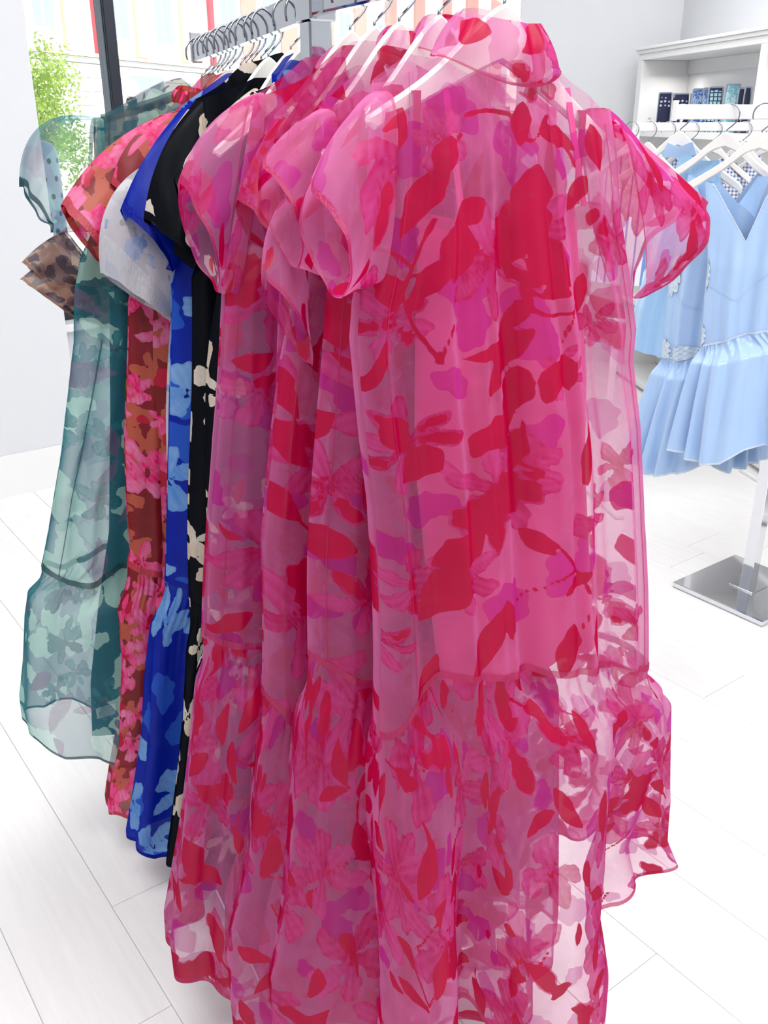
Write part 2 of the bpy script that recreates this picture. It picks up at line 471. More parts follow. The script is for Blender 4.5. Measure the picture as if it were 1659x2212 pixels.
def random_print(q, rg, style):
    x0, y0 = q.min(0) - 0.05; x1, y1 = q.max(0) + 0.05
    out = []
    def cells(c):
        ny = max(1, int((y1 - y0) / c) + 1); nx = max(1, int((x1 - x0) / c) + 1)
        for i in range(nx):
            for j in range(ny):
                yield x0 + (i + 0.5 + (0.5 if j % 2 else 0) + rg.uniform(-0.35, 0.35)) * c, y0 + (j + 0.5 + rg.uniform(-0.35, 0.35)) * c
    U = rg.uniform
    if style == 'pink':
        for x, y in cells(0.085):
            if U(0, 1) < 0.6: out.append(('blob', x, y, U(0.02, 0.045), U(0, 6), 'mag'))
        for x, y in cells(0.15):
            k = U(0, 1)
            if k < 0.92: out.append(('flower', x, y, U(0.055, 0.098), rg.choice((4, 5, 6, 7)), U(0, 6)))
        for x, y in cells(0.085):
            if U(0, 1) < 0.7:
                l = U(0.02, 0.055)
                a = U(0, 6.28)
                out.append(('leaf', x, y, l, l * U(0.28, 0.5), a, U(-0.012, 0.012)))
                if U(0, 1) < 0.5:
                    e = (x - math.cos(a) * l, y - math.sin(a) * l); f = (e[0] - 0.05 * math.cos(a + U(-.9, .9)), e[1] - 0.05 * math.sin(a + U(-.9, .9)))
                    out.append(('stem', (x + f[0]) / 2, (y + f[1]) / 2, 0.08, [(x, y), e, f], U(0.0022, 0.0028)))
    elif style == 'pink_soft':
        for x, y in cells(0.085):
            if U(0, 1) < 0.55: out.append(('blob', x, y, U(0.02, 0.045), U(0, 6), 'mag'))
        for x, y in cells(0.15):
            if U(0, 1) < 0.6: out.append(('flower', x, y, U(0.05, 0.09), rg.choice((4, 5, 6)), U(0, 6)))
        for x, y in cells(0.09):
            if U(0, 1) < 0.6:
                l = U(0.02, 0.045); out.append(('leaf', x, y, l, l * U(0.28, 0.45), U(0, 6.28), U(-0.012, 0.012)))
    elif style == 'pink_sleeve':
        for x, y in cells(0.08):
            if U(0, 1) < 0.5: out.append(('blob', x, y, U(0.02, 0.035), U(0, 6), 'mag'))
        for x, y in cells(0.11):
            if U(0, 1) < 0.7: out.append(('flower', x, y, U(0.036, 0.06), rg.choice((4, 5, 6)), U(0, 6)))
        for x, y in cells(0.07):
            if U(0, 1) < 0.6:
                l = U(0.015, 0.034); out.append(('leaf', x, y, l, l * U(0.28, 0.45), U(0, 6.28), U(-0.008, 0.008)))
    elif style == 'teal':
        for x, y in cells(0.07):
            if U(0, 1) < 0.55: out.append(('blob', x, y, U(0.025, 0.05), U(0, 6), 'mag'))
        for x, y in cells(0.09):
            if U(0, 1) < 0.7:
                l = U(0.03, 0.06); out.append(('leaf', x, y, l, l * U(0.3, 0.5), U(0, 6.28), U(-0.015, 0.015), 'mag' if U(0, 1) < 0.5 else 'dark'))
        for x, y in cells(0.11):
            if U(0, 1) < 0.5: out.append(('flower', x, y, U(0.03, 0.055), 6, U(0, 6)))
    elif style == 'rose':
        for x, y in cells(0.075):
            if U(0, 1) < 0.75: out.append(('flower', x, y, U(0.03, 0.05), 5, U(0, 6), 'mag'))
        for x, y in cells(0.075):
            if U(0, 1) < 0.92: out.append(('flower', x, y, U(0.03, 0.052), rg.choice((4, 5)), U(0, 6)))
        for x, y in cells(0.06):
            if U(0, 1) < 0.3: out.append(('blob', x, y, U(0.012, 0.024), U(0, 6), 'dark'))
    elif style == 'blue':
        for x, y in cells(0.15):
            if U(0, 1) < 0.6: out.append(('blob', x, y, U(0.03, 0.06), U(0, 6), 'mag'))
        for x, y in cells(0.14):
            if U(0, 1) < 0.75: out.append(('flower', x, y, U(0.05, 0.08), 5, U(0, 6)))
    elif style == 'black':
        for x, y in cells(0.105):
            if U(0, 1) < 0.75: out.append(('flower', x, y, U(0.03, 0.05), rg.choice((3, 4, 5)), U(0, 6)))
    elif style == 'white':
        for x, y in cells(0.07):
            if U(0, 1) < 0.6: [out.append(('blob', x + U(-.03, .03), y + U(-.03, .03), U(0.006, 0.02), U(0, 6), 'bloom', U(0.2, 0.9))) for _ in range(3)]
            if U(0, 1) < 0.35:
                l = U(0.012, 0.025); out.append(('leaf', x + .02, y, l, l * .35, U(0, 6.28), 0.004))
            if U(0, 1) < 0.5: out.append(('blob', x, y + .03, U(0.02, 0.04), U(0, 6), 'mag'))
    elif style == 'leopard':
        for x, y in cells(0.034):
            out.append(('blob', x, y, U(0.010, 0.018), U(0, 6), 'dark'))
            if U(0, 1) < 0.6: out.append(('blob', x + .01, y + .012, U(0.014, 0.026), U(0, 6), 'bloom', U(0, 1)))
    return out

# ------------------------------------------------------------------ garments
class Garment:
    """a piece of clothing on a hanger.  s runs along the hanger, y through the cloth, z up."""
    def __init__(g, name, origin, ang, label, cat, style, m, mseam, seed, group=None):
        g.o = np.array(origin, float); g.a = math.radians(ang)
        g.e = np.array([math.cos(g.a), math.sin(g.a)]); g.n = np.array([-math.sin(g.a), math.cos(g.a)])
        g.root = empty(name, (origin[0], origin[1], 0), g.a)
        tag(g.root, label, cat, group)
        g.style, g.m, g.ms = style, m, mseam
        g.rg = random.Random(seed); g.nr = np.random.RandomState(seed)
        g.noff = 0.0
    def pl(g, px, py, y=0.0):
        d = pray(px, py)
        t = (y + g.n @ g.o) / (g.n @ d[:2])
        p = d[:2] * t - g.o
        return np.array([g.e @ p, H + d[2] * t])
    def pls(g, pts, y=0.0):
        return np.array([g.pl(a, b, y) for a, b in pts])
    def piece(g, name, P, wrap, q, m=None, shapes=None, parent=None, density=1.0):
        me = grid_mesh(P, wrap)
        q = np.asarray(q, float).reshape(-1, 2)
        q = q + np.array([g.noff, 0.0]) if shapes is None else q
        sh = random_print(q, g.rg, g.style) if shapes is None else shapes
        paint(me, q, sh, g.rg, g.style)
        if shapes is None: g.noff += 3.0
        return link(name, me, m or g.m, parent or g.root)

    # --- body: closed tube between a neck/shoulder line and a seam
    def body(g, left, right, top, seam, D, folds, nth=220, nt=150, lowfront=0.0, backtop=0.03, shapes=None, part='body', m=None, y0=0.0, wig=0.004):
        """left/right: (n,2) of (s,z) edges; top: (s,z) neck and shoulder line; seam: (s,z) lower edge; D: [(z, half depth)]"""
        left = left[np.argsort(left[:, 1])]; right = right[np.argsort(right[:, 1])]
        Lz = lambda z: np.interp(z, left[:, 1], left[:, 0]); Rz = lambda z: np.interp(z, right[:, 1], right[:, 0])
        tc = 2 * (top[:, 0] - Lz(top[:, 1])) / (Rz(top[:, 1]) - Lz(top[:, 1])) - 1
        o = np.argsort(tc); tcs, tz = tc[o], top[o, 1]
        sc = 2 * (seam[:, 0] - Lz(seam[:, 1])) / (Rz(seam[:, 1]) - Lz(seam[:, 1])) - 1
        o = np.argsort(sc); scs, sz = sc[o], seam[o, 1]
        Dz = np.array(sorted(D)); 
        def surf(th, t):
            th = np.asarray(th, float); t = np.asarray(t, float)
            c = np.cos(th); k = np.abs(c) ** 0.85 * np.sign(c)
            sn = np.sin(th)
            front = np.maximum(-sn, 0); 
            zt = np.interp(k, tcs, tz) + backtop * np.maximum(sn, 0) * (1 - k * k) ** 2
            zb = np.interp(k, scs, sz)
            z = zt + (zb - zt) * t
            s = Lz(z) + (Rz(z) - Lz(z)) * (k + 1) / 2
            dd = np.interp(z, Dz[:, 0], Dz[:, 1])
            y = y0 + dd * np.sign(sn) * np.abs(sn) ** (0.8 - 0.5 * (1 - sm(0.05, 0.4, t)))
            grow = sm(0.0, 0.5, t)
            w = np.zeros_like(s)
            for (f, ph, amp, dr, sharp) in folds:
                ww = np.cos(f * k * math.pi + ph + dr * z + np.where(sn > 0, 2.1, 0.0))
                ww = np.sign(ww) * np.abs(ww) ** sharp
                w = w + amp * ww
            y = y + w * (0.25 + 0.75 * grow) * np.abs(sn) ** 0.5
            s = s + wig * np.sin(9 * z + 3 * k + ph * 2) * grow + 0.5 * w * k * grow * (np.abs(k) > 0.6) * (np.abs(k) - 0.6)
            return np.stack([s, y, z], -1)
        g.surf = surf
        TH, T = np.meshgrid(np.linspace(0, 2 * math.pi, nth, endpoint=False), np.linspace(0, 1, nt), indexing='ij')
        P = surf(TH, T)
        q = np.stack([np.where(np.sin(TH) <= 0, P[..., 0], 1.2 - P[..., 0]), P[..., 2]], -1)
        return g.piece(part, P, True, q, shapes=shapes, m=m)

    def strip(g, name, fth, ft, w, n=90, side='v', off=0.0012, m=None, surf=None):
        """narrow band lying on the current surface along a path th(u), t(u)"""
        surf = surf or g.surf
        u = np.linspace(0, 1, n)
        a = fth(u); t = ft(u)
        if side == 'v':
            P1 = surf(a - w, t); P2 = surf(a + w, t)
        else:
            P1 = surf(a, t - w); P2 = surf(a, t + w)
        nrm = np.zeros_like(P1); nrm[..., 1] = np.sign(np.sin(a)) * off
        P = np.stack([P1, P2], 1) + nrm[:, None, :]
        q = np.stack([P[..., 0], P[..., 2]], -1)
        return g.piece(name, P, False, q, m=m or g.ms, shapes=[])

    # --- ruffle tier hanging from the body's lower edge
    def ruffle(g, left, right, hem, D, waves, amp, nth=420, nt=90, pucker=0.003, shapes=None, part='ruffle', lobes=(), backup=0.02):
        body = g.surf
        left = left[np.argsort(left[:, 1])]; right = right[np.argsort(right[:, 1])]
        Lz = lambda z: np.interp(z, left[:, 1], left[:, 0]); Rz = lambda z: np.interp(z, right[:, 1], right[:, 0])
        hz = hem[np.argsort(hem[:, 0])]
        rs = g.nr
        ks = [(f, rs.uniform(0, 6.28), rs.uniform(0.6, 1.0), rs.uniform(-1.2, 1.2)) for f in waves]
        nk = sum(a for _, _, a, _ in ks) or 1
        def rsurf(th, t):
            th = np.asarray(th, float); t = np.asarray(t, float)
            B = body(th, np.ones_like(th))
            c = np.cos(th); k = np.abs(c) ** 0.85 * np.sign(c); sn = np.sin(th)
            kk = (k + 1) / 2
            zb = B[..., 2]
            s_h = Lz(-9.0) + (Rz(-9.0) - Lz(-9.0)) * kk
            zh = np.interp(s_h, hz[:, 0], hz[:, 1]) + backup * np.maximum(sn, 0)
            W = np.zeros_like(th)
            for f, ph, a, dr in ks:
                W = W + a / nk * np.cos(f * th + ph + dr * t)
            W = np.sign(W) * np.abs(W) ** 0.8 * 1.6
            z = zb + (zh - zb) * t
            s_e = Lz(z) + (Rz(z) - Lz(z)) * kk
            gate = sm(0, 0.16, t)
            s = B[..., 0] * (1 - gate) + s_e * gate
            dd = np.interp(t, [0, 0.15, 1.0], [D[0], D[1], D[2]])
            y = B[..., 1] * (1 - gate) + gate * (dd * np.sign(sn) * np.abs(sn) ** 0.8)
            A = amp * (0.18 + 0.82 * t ** 0.8) * sm(0, 0.12, t)
            ny = np.sign(sn) * np.abs(sn) ** 0.6
            s = s + A * W * c * 0.7
            y = y + A * W * ny
            for th0, wd, os_, oy, oz in lobes:
                dth = (th - th0 + math.pi) % (2 * math.pi) - math.pi
                G = np.exp(-np.abs(dth / wd) ** 2.6) * sm(0.0, 1.0, t)
                s = s + os_ * G; y = y + oy * G; z = z + oz * G
            pk = pucker * np.exp(-t * 9) * np.sin(th * 47 + 2 * np.sin(th * 5)) * sm(0, 0.03, t)
            y = y + pk * ny
            z = z + 0.010 * t * np.cos(5 * th + 1) + 0.4 * A * W * t * 0.3
            return np.stack([s, y, z], -1)
        g.rsurf = rsurf
        TH, T = np.meshgrid(np.linspace(0, 2 * math.pi, nth, endpoint=False), np.linspace(0, 1, nt) ** 1.15, indexing='ij')
        P = rsurf(TH, T)
        arc = np.concatenate([[0], np.cumsum(np.linalg.norm(np.diff(P[:, -1], axis=0), axis=1))])
        q = np.stack([np.broadcast_to(arc[:, None], TH.shape), P[..., 2]], -1)
        r = g.piece(part, P, True, q, shapes=shapes)
        # rolled hem and the doubled seam under the gathers
        TH2, T2 = np.meshgrid(np.linspace(0, 2 * math.pi, nth, endpoint=False), np.array([0.985, 1.0, 1.003]), indexing='ij')
        g.piece(part + '_hem', rsurf(TH2, T2) + np.array([0, 0, 0.0005]), True, np.stack([TH2, T2], -1), m=g.ms, shapes=[])
        TH3, T3 = np.meshgrid(np.linspace(0, 2 * math.pi, 200, endpoint=False), np.array([0.985, 0.9925, 1.0]), indexing='ij')
        P3 = body(TH3, T3); P3[..., 1] += 0.0015 * np.sign(np.sin(TH3))
        g.piece('waist_seam', P3, True, np.stack([TH3, T3], -1), m=g.ms, shapes=[])
        return r

    # --- sleeve: lofted from the armhole to the hem opening
    def sleeve(g, At, Ab, dA, Ht, Hb, dH, bulge=0.0, yA=0.0, yH=0.0, n=40, mth=72, puff=0.0, hem=0.06, sk=0.0, wr=0.0022, part='sleeve', m=None, ms=None, botbulge=0.0):
        At, Ab, Ht, Hb = (np.asarray(v, float) for v in (At, Ab, Ht, Hb))
        ph = g.nr.uniform(0, 6.28)
        def surf(phi, t):
            def along(a, b, bl):
                dv = b - a; nv = np.array([-dv[1], dv[0]]); nv = nv / (np.linalg.norm(nv) + 1e-9)
                if nv[1] < 0: nv = -nv
                return a + dv * t[..., None] + nv * (bl * 4 * t * (1 - t))[..., None]
            tp = along(At, Ht, bulge); bt = along(Ab, Hb, botbulge)
            c = (tp + bt) / 2; h = (tp - bt) / 2
            d = (dA + (dH - dA) * t) + puff * np.sin(np.pi * t)
            cs, sn = np.cos(phi), np.sin(phi)
            y = yA + (yH - yA) * t + d * np.sign(sn) * np.abs(sn) ** (0.5 + 1.5 * sm(0.0, 0.6, t))
            s = c[..., 0] + h[..., 0] * cs; z = c[..., 1] + h[..., 1] * cs
            w = wr * (0.3 + t) * (np.sin(5 * phi + ph + 2 * t) + 0.6 * np.sin(9 * phi + 2 * ph - 3 * t))
            y = y + w * sn + sk * t * cs
            s = s + 0.6 * w * cs
            return np.stack([s, y, z + 0.5 * w * cs], -1)
        PH, T = np.meshgrid(np.linspace(0, 2 * math.pi, mth, endpoint=False), np.linspace(0, 1, n), indexing='ij')
        P = surf(PH, T)
        arc = np.concatenate([[0], np.cumsum(np.linalg.norm(np.diff(P[:, -1], axis=0), axis=1))])
        ln = np.linalg.norm((Ht + Hb - At - Ab) / 2)
        q = np.stack([np.broadcast_to(arc[:, None], T.shape), T * ln], -1)
        sl = g.piece(part, P, True, q, m=m)
        PH2, T2 = np.meshgrid(np.linspace(0, 2 * math.pi, mth, endpoint=False), np.array([1 - hem, 1 - hem * .5, 1.0]), indexing='ij')
        P2 = surf(PH2, T2); P2[..., 1] += 0.0012 * np.sign(np.sin(PH2))
        g.piece('cuff', P2, True, np.stack([PH2, T2], -1), m=ms or g.ms, shapes=[], parent=sl)
        PH3, T3 = np.meshgrid(np.linspace(0, 2 * math.pi, mth, endpoint=False), np.array([0.0, 0.03]), indexing='ij')
        g.piece('armhole_seam', surf(PH3, T3), True, np.stack([PH3, T3], -1), m=ms or g.ms, shapes=[], parent=sl)
        return sl

    # --- stand collar: a loft between two tilted ovals
    def collar(g, bl, br, bf, bb, tl, tr, tf, tb, d0, d1, wr=0.003, n=24, mth=96, part='collar', m=None):
        bl, br, tl, tr = (np.asarray(v, float) for v in (bl, br, tl, tr))
        ph = g.nr.uniform(0, 6.28)
        def ring(phi, l, r, zf, zb, d):
            c, sn = np.cos(phi), np.sin(phi)
            k = (c + 1) / 2
            s = l[0] + (r[0] - l[0]) * k
            z = l[1] + (r[1] - l[1]) * k + np.where(sn < 0, zf, zb) * sn * sn
            return s, d * sn, z
        PH, T = np.meshgrid(np.linspace(0, 2 * math.pi, mth, endpoint=False), np.linspace(0, 1, n), indexing='ij')
        a = ring(PH, bl, br, bf, bb, d0); b = ring(PH, tl, tr, tf, tb, d1)
        w = wr * np.sin(T * np.pi * 0.8) * (np.sin(7 * PH + ph) + 0.7 * np.sin(12 * PH + 2 * ph))
        P = np.stack([a[i] + (b[i] - a[i]) * T for i in range(3)], -1)
        P[..., 1] += w * np.sin(PH) + 0.008 * np.sin(T * np.pi) * np.sin(PH); P[..., 0] += w * np.cos(PH)
        q = np.stack([PH * 0.07, P[..., 2]], -1)
        c = g.piece(part, P, True, q, m=m)
        P2 = P[:, :3].copy(); P2[..., 1] += 0.001 * np.sign(np.sin(PH[:, :3]))
        P2[:, 1] = P2[:, 0] + (P2[:, 1] - P2[:, 0]) * 0.7; P2[:, 2] = P2[:, 0] + (P2[:, 1] - P2[:, 0]) * 1.4
        g.piece('neck_seam', P2, True, np.stack([PH[:, :3], T[:, :3]], -1), m=g.ms, shapes=[], parent=c)
        return c

# ------------------------------------------------------------------ setting: floor of planks, walls, window, ceiling
ANG = math.radians(36.8)
CA = np.array([math.cos(ANG), math.sin(ANG)])          # across the planks
CB = np.array([-math.sin(ANG), math.cos(ANG)])         # along the planks
fl = MB().box(-6, 7, -4, 8, -0.06, -0.0035).build('floor', M['joint'])
tag(fl, kind='structure')
rg = random.Random(4)
PW, PL_ = 0.2215, 1.22
plank_me = {}
def plank(l, w):
    key = (round(l, 3), round(w, 3))
    if key not in plank_me:
        b = MB().box(-l / 2, l / 2, -w / 2, w / 2, -0.012, 0.0, 0.0012)
        me = mesh(b.v, b.f); me.materials.append(M['plank']); plank_me[key] = me
    return plank_me[key]
joint0 = {0: 1.319, 1: 1.634, 4: 0.813, 9: 1.33}
for k in range(-14, 27):
    w = 0.2305 + PW * (k + 0.5)
    j0 = joint0.get(k, rg.uniform(0, PL_))
    for j in range(-3, 7):
        l = j0 + PL_ * (j + 0.5)
        c = CA * w + CB * l
        if not (-3.6 < c[0] < 4.3 and -0.4 < c[1] < 7.0): continue
        if abs(c[0]) > 0.62 * c[1] + 1.3: continue
        o = link('plank', plank(PL_ - 0.0012, PW - 0.0012), None, fl)
        o.location = (c[0], c[1], 0); o.rotation_euler = (0, 0, ANG + math.pi / 2)

def slab(name, p0, p1, z0, z1, th, m, kind='structure', parent=None, side=1):
    """upright slab from plan point p0 to p1, thickness th to the left of the run when side=1"""
    p0, p1 = np.array(p0, float), np.array(p1, float)
    d = p1 - p0; L = np.linalg.norm(d)
    o = MB().box(0, L, 0 if side > 0 else -th, th if side > 0 else 0, z0, z1).build(name, m, parent)
    o.location = (p0[0], p0[1], 0); o.rotation_euler = (0, 0, math.atan2(d[1], d[0]))
    if kind and parent is None: tag(o, kind=kind)
    return o
ZC = 3.4
WL = np.array([-1.47, 4.27])                      # right-hand edge of the left wall, where the window begins
dirL = np.array([0.80, 0.60])
wl = slab('wall_left', WL - dirL * 3.2, WL, 0, ZC, 0.16, M['wall'])
slab('baseboard_left', WL - dirL * 3.2 + np.array([0.6, -0.8]) * 0.018, WL + np.array([0.6, -0.8]) * 0.018, 0, 0.2, 0.017, M['white'])
WR = np.array([0.88, 6.7])                        # right-hand end of the window
WC = np.array([1.89, 6.62])                       # corner with the shelf wall
WE = np.array([3.28, -3.4])
W0 = WL + np.array([-0.06, 0.18])
wdir = (WR - W0) / np.linalg.norm(WR - W0)
slab('wall_sill', W0 - wdir * 1.2, WR, 0, 0.70, 0.15, M['wall'])
slab('trim_sill', W0 - wdir * 1.2 + np.array([wdir[1], -wdir[0]]) * 0.05, WR + np.array([wdir[1], -wdir[0]]) * 0.05, 0.70, 0.735, 0.2, M['white'])
slab('wall_back', WR, WC, 0, ZC, 0.16, M['wall'])
slab('wall_right', WC, WE, 0, ZC, 0.16, M['wall'])
slab('wall_front', WE, (-4.4, -3.4), 0, ZC, 0.16, M['wall'])
slab('wall_side', (-4.4, -3.4), WL - dirL * 3.2, 0, ZC, 0.16, M['wall'])
cl = MB().box(-4.8, 4.0, -3.8, 7.1, ZC, ZC + 0.1).build('ceiling', M['wall']); tag(cl, kind='structure')
# window: frame, mullions, panes
win = empty('window_1', (W0[0], W0[1], 0), math.atan2(wdir[1], wdir[0])); tag(win, kind='structure')
WLEN = float(np.linalg.norm(WR - W0))
mull = [float(((-0.2593 * W0[1] - W0[0]) / (wdir[0] + 0.2593 * wdir[1])))]
xs = [-0.75] + mull + [WLEN]
MB().box(-0.8, WLEN, 0.05, 0.11, 0.735, 0.775, 0.003).build('bottom_rail', M['black_frame'], win)
MB().box(-0.8, WLEN, 0.05, 0.11, 3.34, 3.4, 0.003).build('top_rail', M['black_frame'], win)
for x in mull:
    ml = MB().box(x - 0.028, x + 0.028, 0.03, 0.12, 0.775, 3.34, 0.004).build('mullion', M['black_frame'], win)
    MB().box(x - 0.034, x - 0.028, 0.05, 0.1, 0.775, 3.34).build('gasket', M['gasket'], ml)
for a, b in zip(xs[:-1], xs[1:]):
    MB().box(a + 0.02, b - 0.02, 0.075, 0.083, 0.77, 3.345).build('pane', M['glass'], win)
# ------------------------------------------------------------------ clothes rack with two arms, and its hangers
BD = np.array([-0.469, 0.883])                     # direction of the rack bar, away from the camera
B0 = np.array([0.13, 1.15])
def bar_pt(d): return B0 + BD * d
def bar_z(d): return 1.812 if d < 0.52 else 1.804 - (d - 0.5) * 0.058
rack = empty('clothes_rack', (*bar_pt(0.5), 0), math.atan2(BD[1], BD[0]))
tag(rack, 'chrome garment rack with flat rectangular arms under the long floral dresses', 'clothes rack')
def rbox(name, x0, x1, hw, z0, z1, m=M['rack_chrome'], bv=0.003, y=0.0):
    return MB().box(x0, x1, y - hw, y + hw, z0, z1, bv).build(name, m, rack)
rbox('post', -0.02, 0.02, 0.019, 0.018, 1.93)
rbox('base_plate', -0.26, 0.26, 0.24, 0.0, 0.018)
rbox('front_arm', -0.56, -0.02, 0.010, 1.79, 1.835)
ra = MB()
v0, v1 = 0.02, 0.60
zz = lambda v: -v * 0.058
vs = [(x, y, 1.787 + zz(x) + h) for x in (v0, v1) for y in (-0.008, 0.008) for h in (0, 0.040)]
ra.add(vs, [(0, 1, 3, 2), (4, 6, 7, 5), (0, 4, 5, 1), (2, 3, 7, 6), (0, 2, 6, 4), (1, 5, 7, 3)]).build('back_arm', M['rack_chrome'], rack)
MB().box(0.596, 0.604, -0.012, 0.012, 1.787 + zz(.6) - 0.002, 1.787 + zz(.6) + 0.055, 0.002).build('end_stop', M['chrome'], rack)
rbox('bracket', -0.030, 0.030, 0.022, 1.780, 1.840)

def hanger_mesh(half=0.158, rise=0.108, dome=0.042, th=0.013, open_v=False):
    n = 41
    s = np.linspace(-half, half, n)
    a = np.abs(s) / half
    up = -rise * a ** 1.1 + dome * np.exp(-(s / 0.064) ** 2)
    tk = 0.024 + 0.034 * np.exp(-(s / 0.065) ** 2) - 0.004 * a
    tip = np.sqrt(np.clip(1 - ((a - 0.93) / 0.07).clip(0, 1) ** 2, 0.02, 1))
    lo = up - tk * tip
    up = up - tk * (1 - tip) * 0.35
    if open_v: lo = np.minimum(up - 0.020, up - 0.026 - 0.016 * np.exp(-(s / 0.03) ** 2))
    prof = [(0.0, -th / 2, 0.6), (0.0, -th / 2, 0.85)]
    vs, fs = [], []
    # each station: rounded rectangle section of 8 points
    for i in range(n):
        c, h = (up[i] + lo[i]) / 2, max((up[i] - lo[i]) / 2, 0.003)
        b = min(0.004, h * 0.5)
        for y, z in ((-th / 2 + b, h), (th / 2 - b, h), (th / 2, h - b), (th / 2, -h + b), (th / 2 - b, -h), (-th / 2 + b, -h), (-th / 2, -h + b), (-th / 2, h - b)):
            vs.append((s[i], y, c + z))
    for i in range(n - 1):
        for k in range(8):
            fs.append((i * 8 + k, i * 8 + (k + 1) % 8, (i + 1) * 8 + (k + 1) % 8, (i + 1) * 8 + k))
    fs.append(tuple(range(8))); fs.append(tuple((n - 1) * 8 + k for k in range(7, -1, -1)))
    me = mesh(vs, fs, True); me.set_sharp_from_angle(angle=math.radians(40))
    return me
def hook_mesh(reach=0.072, R=0.030, r=0.0019):
    """from the crest of the hanger (z = 0) up and over a bar whose top lies at z = reach"""
    cz = reach + r - R
    pts = [(0, 0, -0.015), (0, 0, 0.004), (R * 0.45, 0, cz - R * 0.95)] if cz - R > 0.005 else [(0, 0, -0.015), (0.002, 0, 0.002), (R * 0.55, 0, max(0.008, cz - R * 0.82))]
    for k in range(15):
        a = math.radians(-42 + k * 17.5)
        pts.append((R * math.cos(a), 0, cz + R * math.sin(a)))
    b = MB().tube(np.array(pts), r, 8)
    return mesh(b.v, b.f, True)
HM, HK = hanger_mesh(), hook_mesh()
HM.materials.append(M['hanger']); HK.materials.append(M['hook'])
HM2 = hanger_mesh(half=0.158, rise=0.108, dome=0.045); HM2.materials.append(M['hanger_cream'])
HMF = hanger_mesh(half=0.160, rise=0.088, dome=0.034); HMF.materials.append(M['hanger'])
# hanger tops sit with the hook over the bar
def hanger(pos, ang, ztop, label, group, me=HM, hk=HK, flip=1):
    """ztop: top of the bar; the hook's loop rests on it and the crest of the hanger hangs 72 mm below"""
    crest = max(v.co.z for v in me.vertices)
    o = empty('hanger', (pos[0], pos[1], ztop - 0.072 - crest), math.radians(ang))
    tag(o, label, 'hanger', group)
    link('hanger_body', me, None, o)
    h = link('hook', hk, None, o); h.location = (0, 0, crest); h.scale = (flip, 1, 1)
    return o
HG = 'white hangers on the dress rack'
# ------------------------------------------------------------------ pink organza dresses
PG = 'pink organza floral dresses on the rack'
def lv(g, pts): return g.pls(pts)
def rv(g, pts): return np.array(pts, float)
R_ = lambda *a: np.array(a, float)

def loops(g, zl, zr, sl=-0.112, sr=0.112):
    for s_, z_ in ((sl, zl), (sr, zr)):
        MB().box(s_ - 0.0045, s_ + 0.0045, -0.0125, -0.0115, z_ - 0.105, z_, 0.0).box(s_ - 0.0045, s_ + 0.0045, -0.0125, 0.0125, z_, z_ + 0.001).build('hanger_loop', M['strap'], g.root)

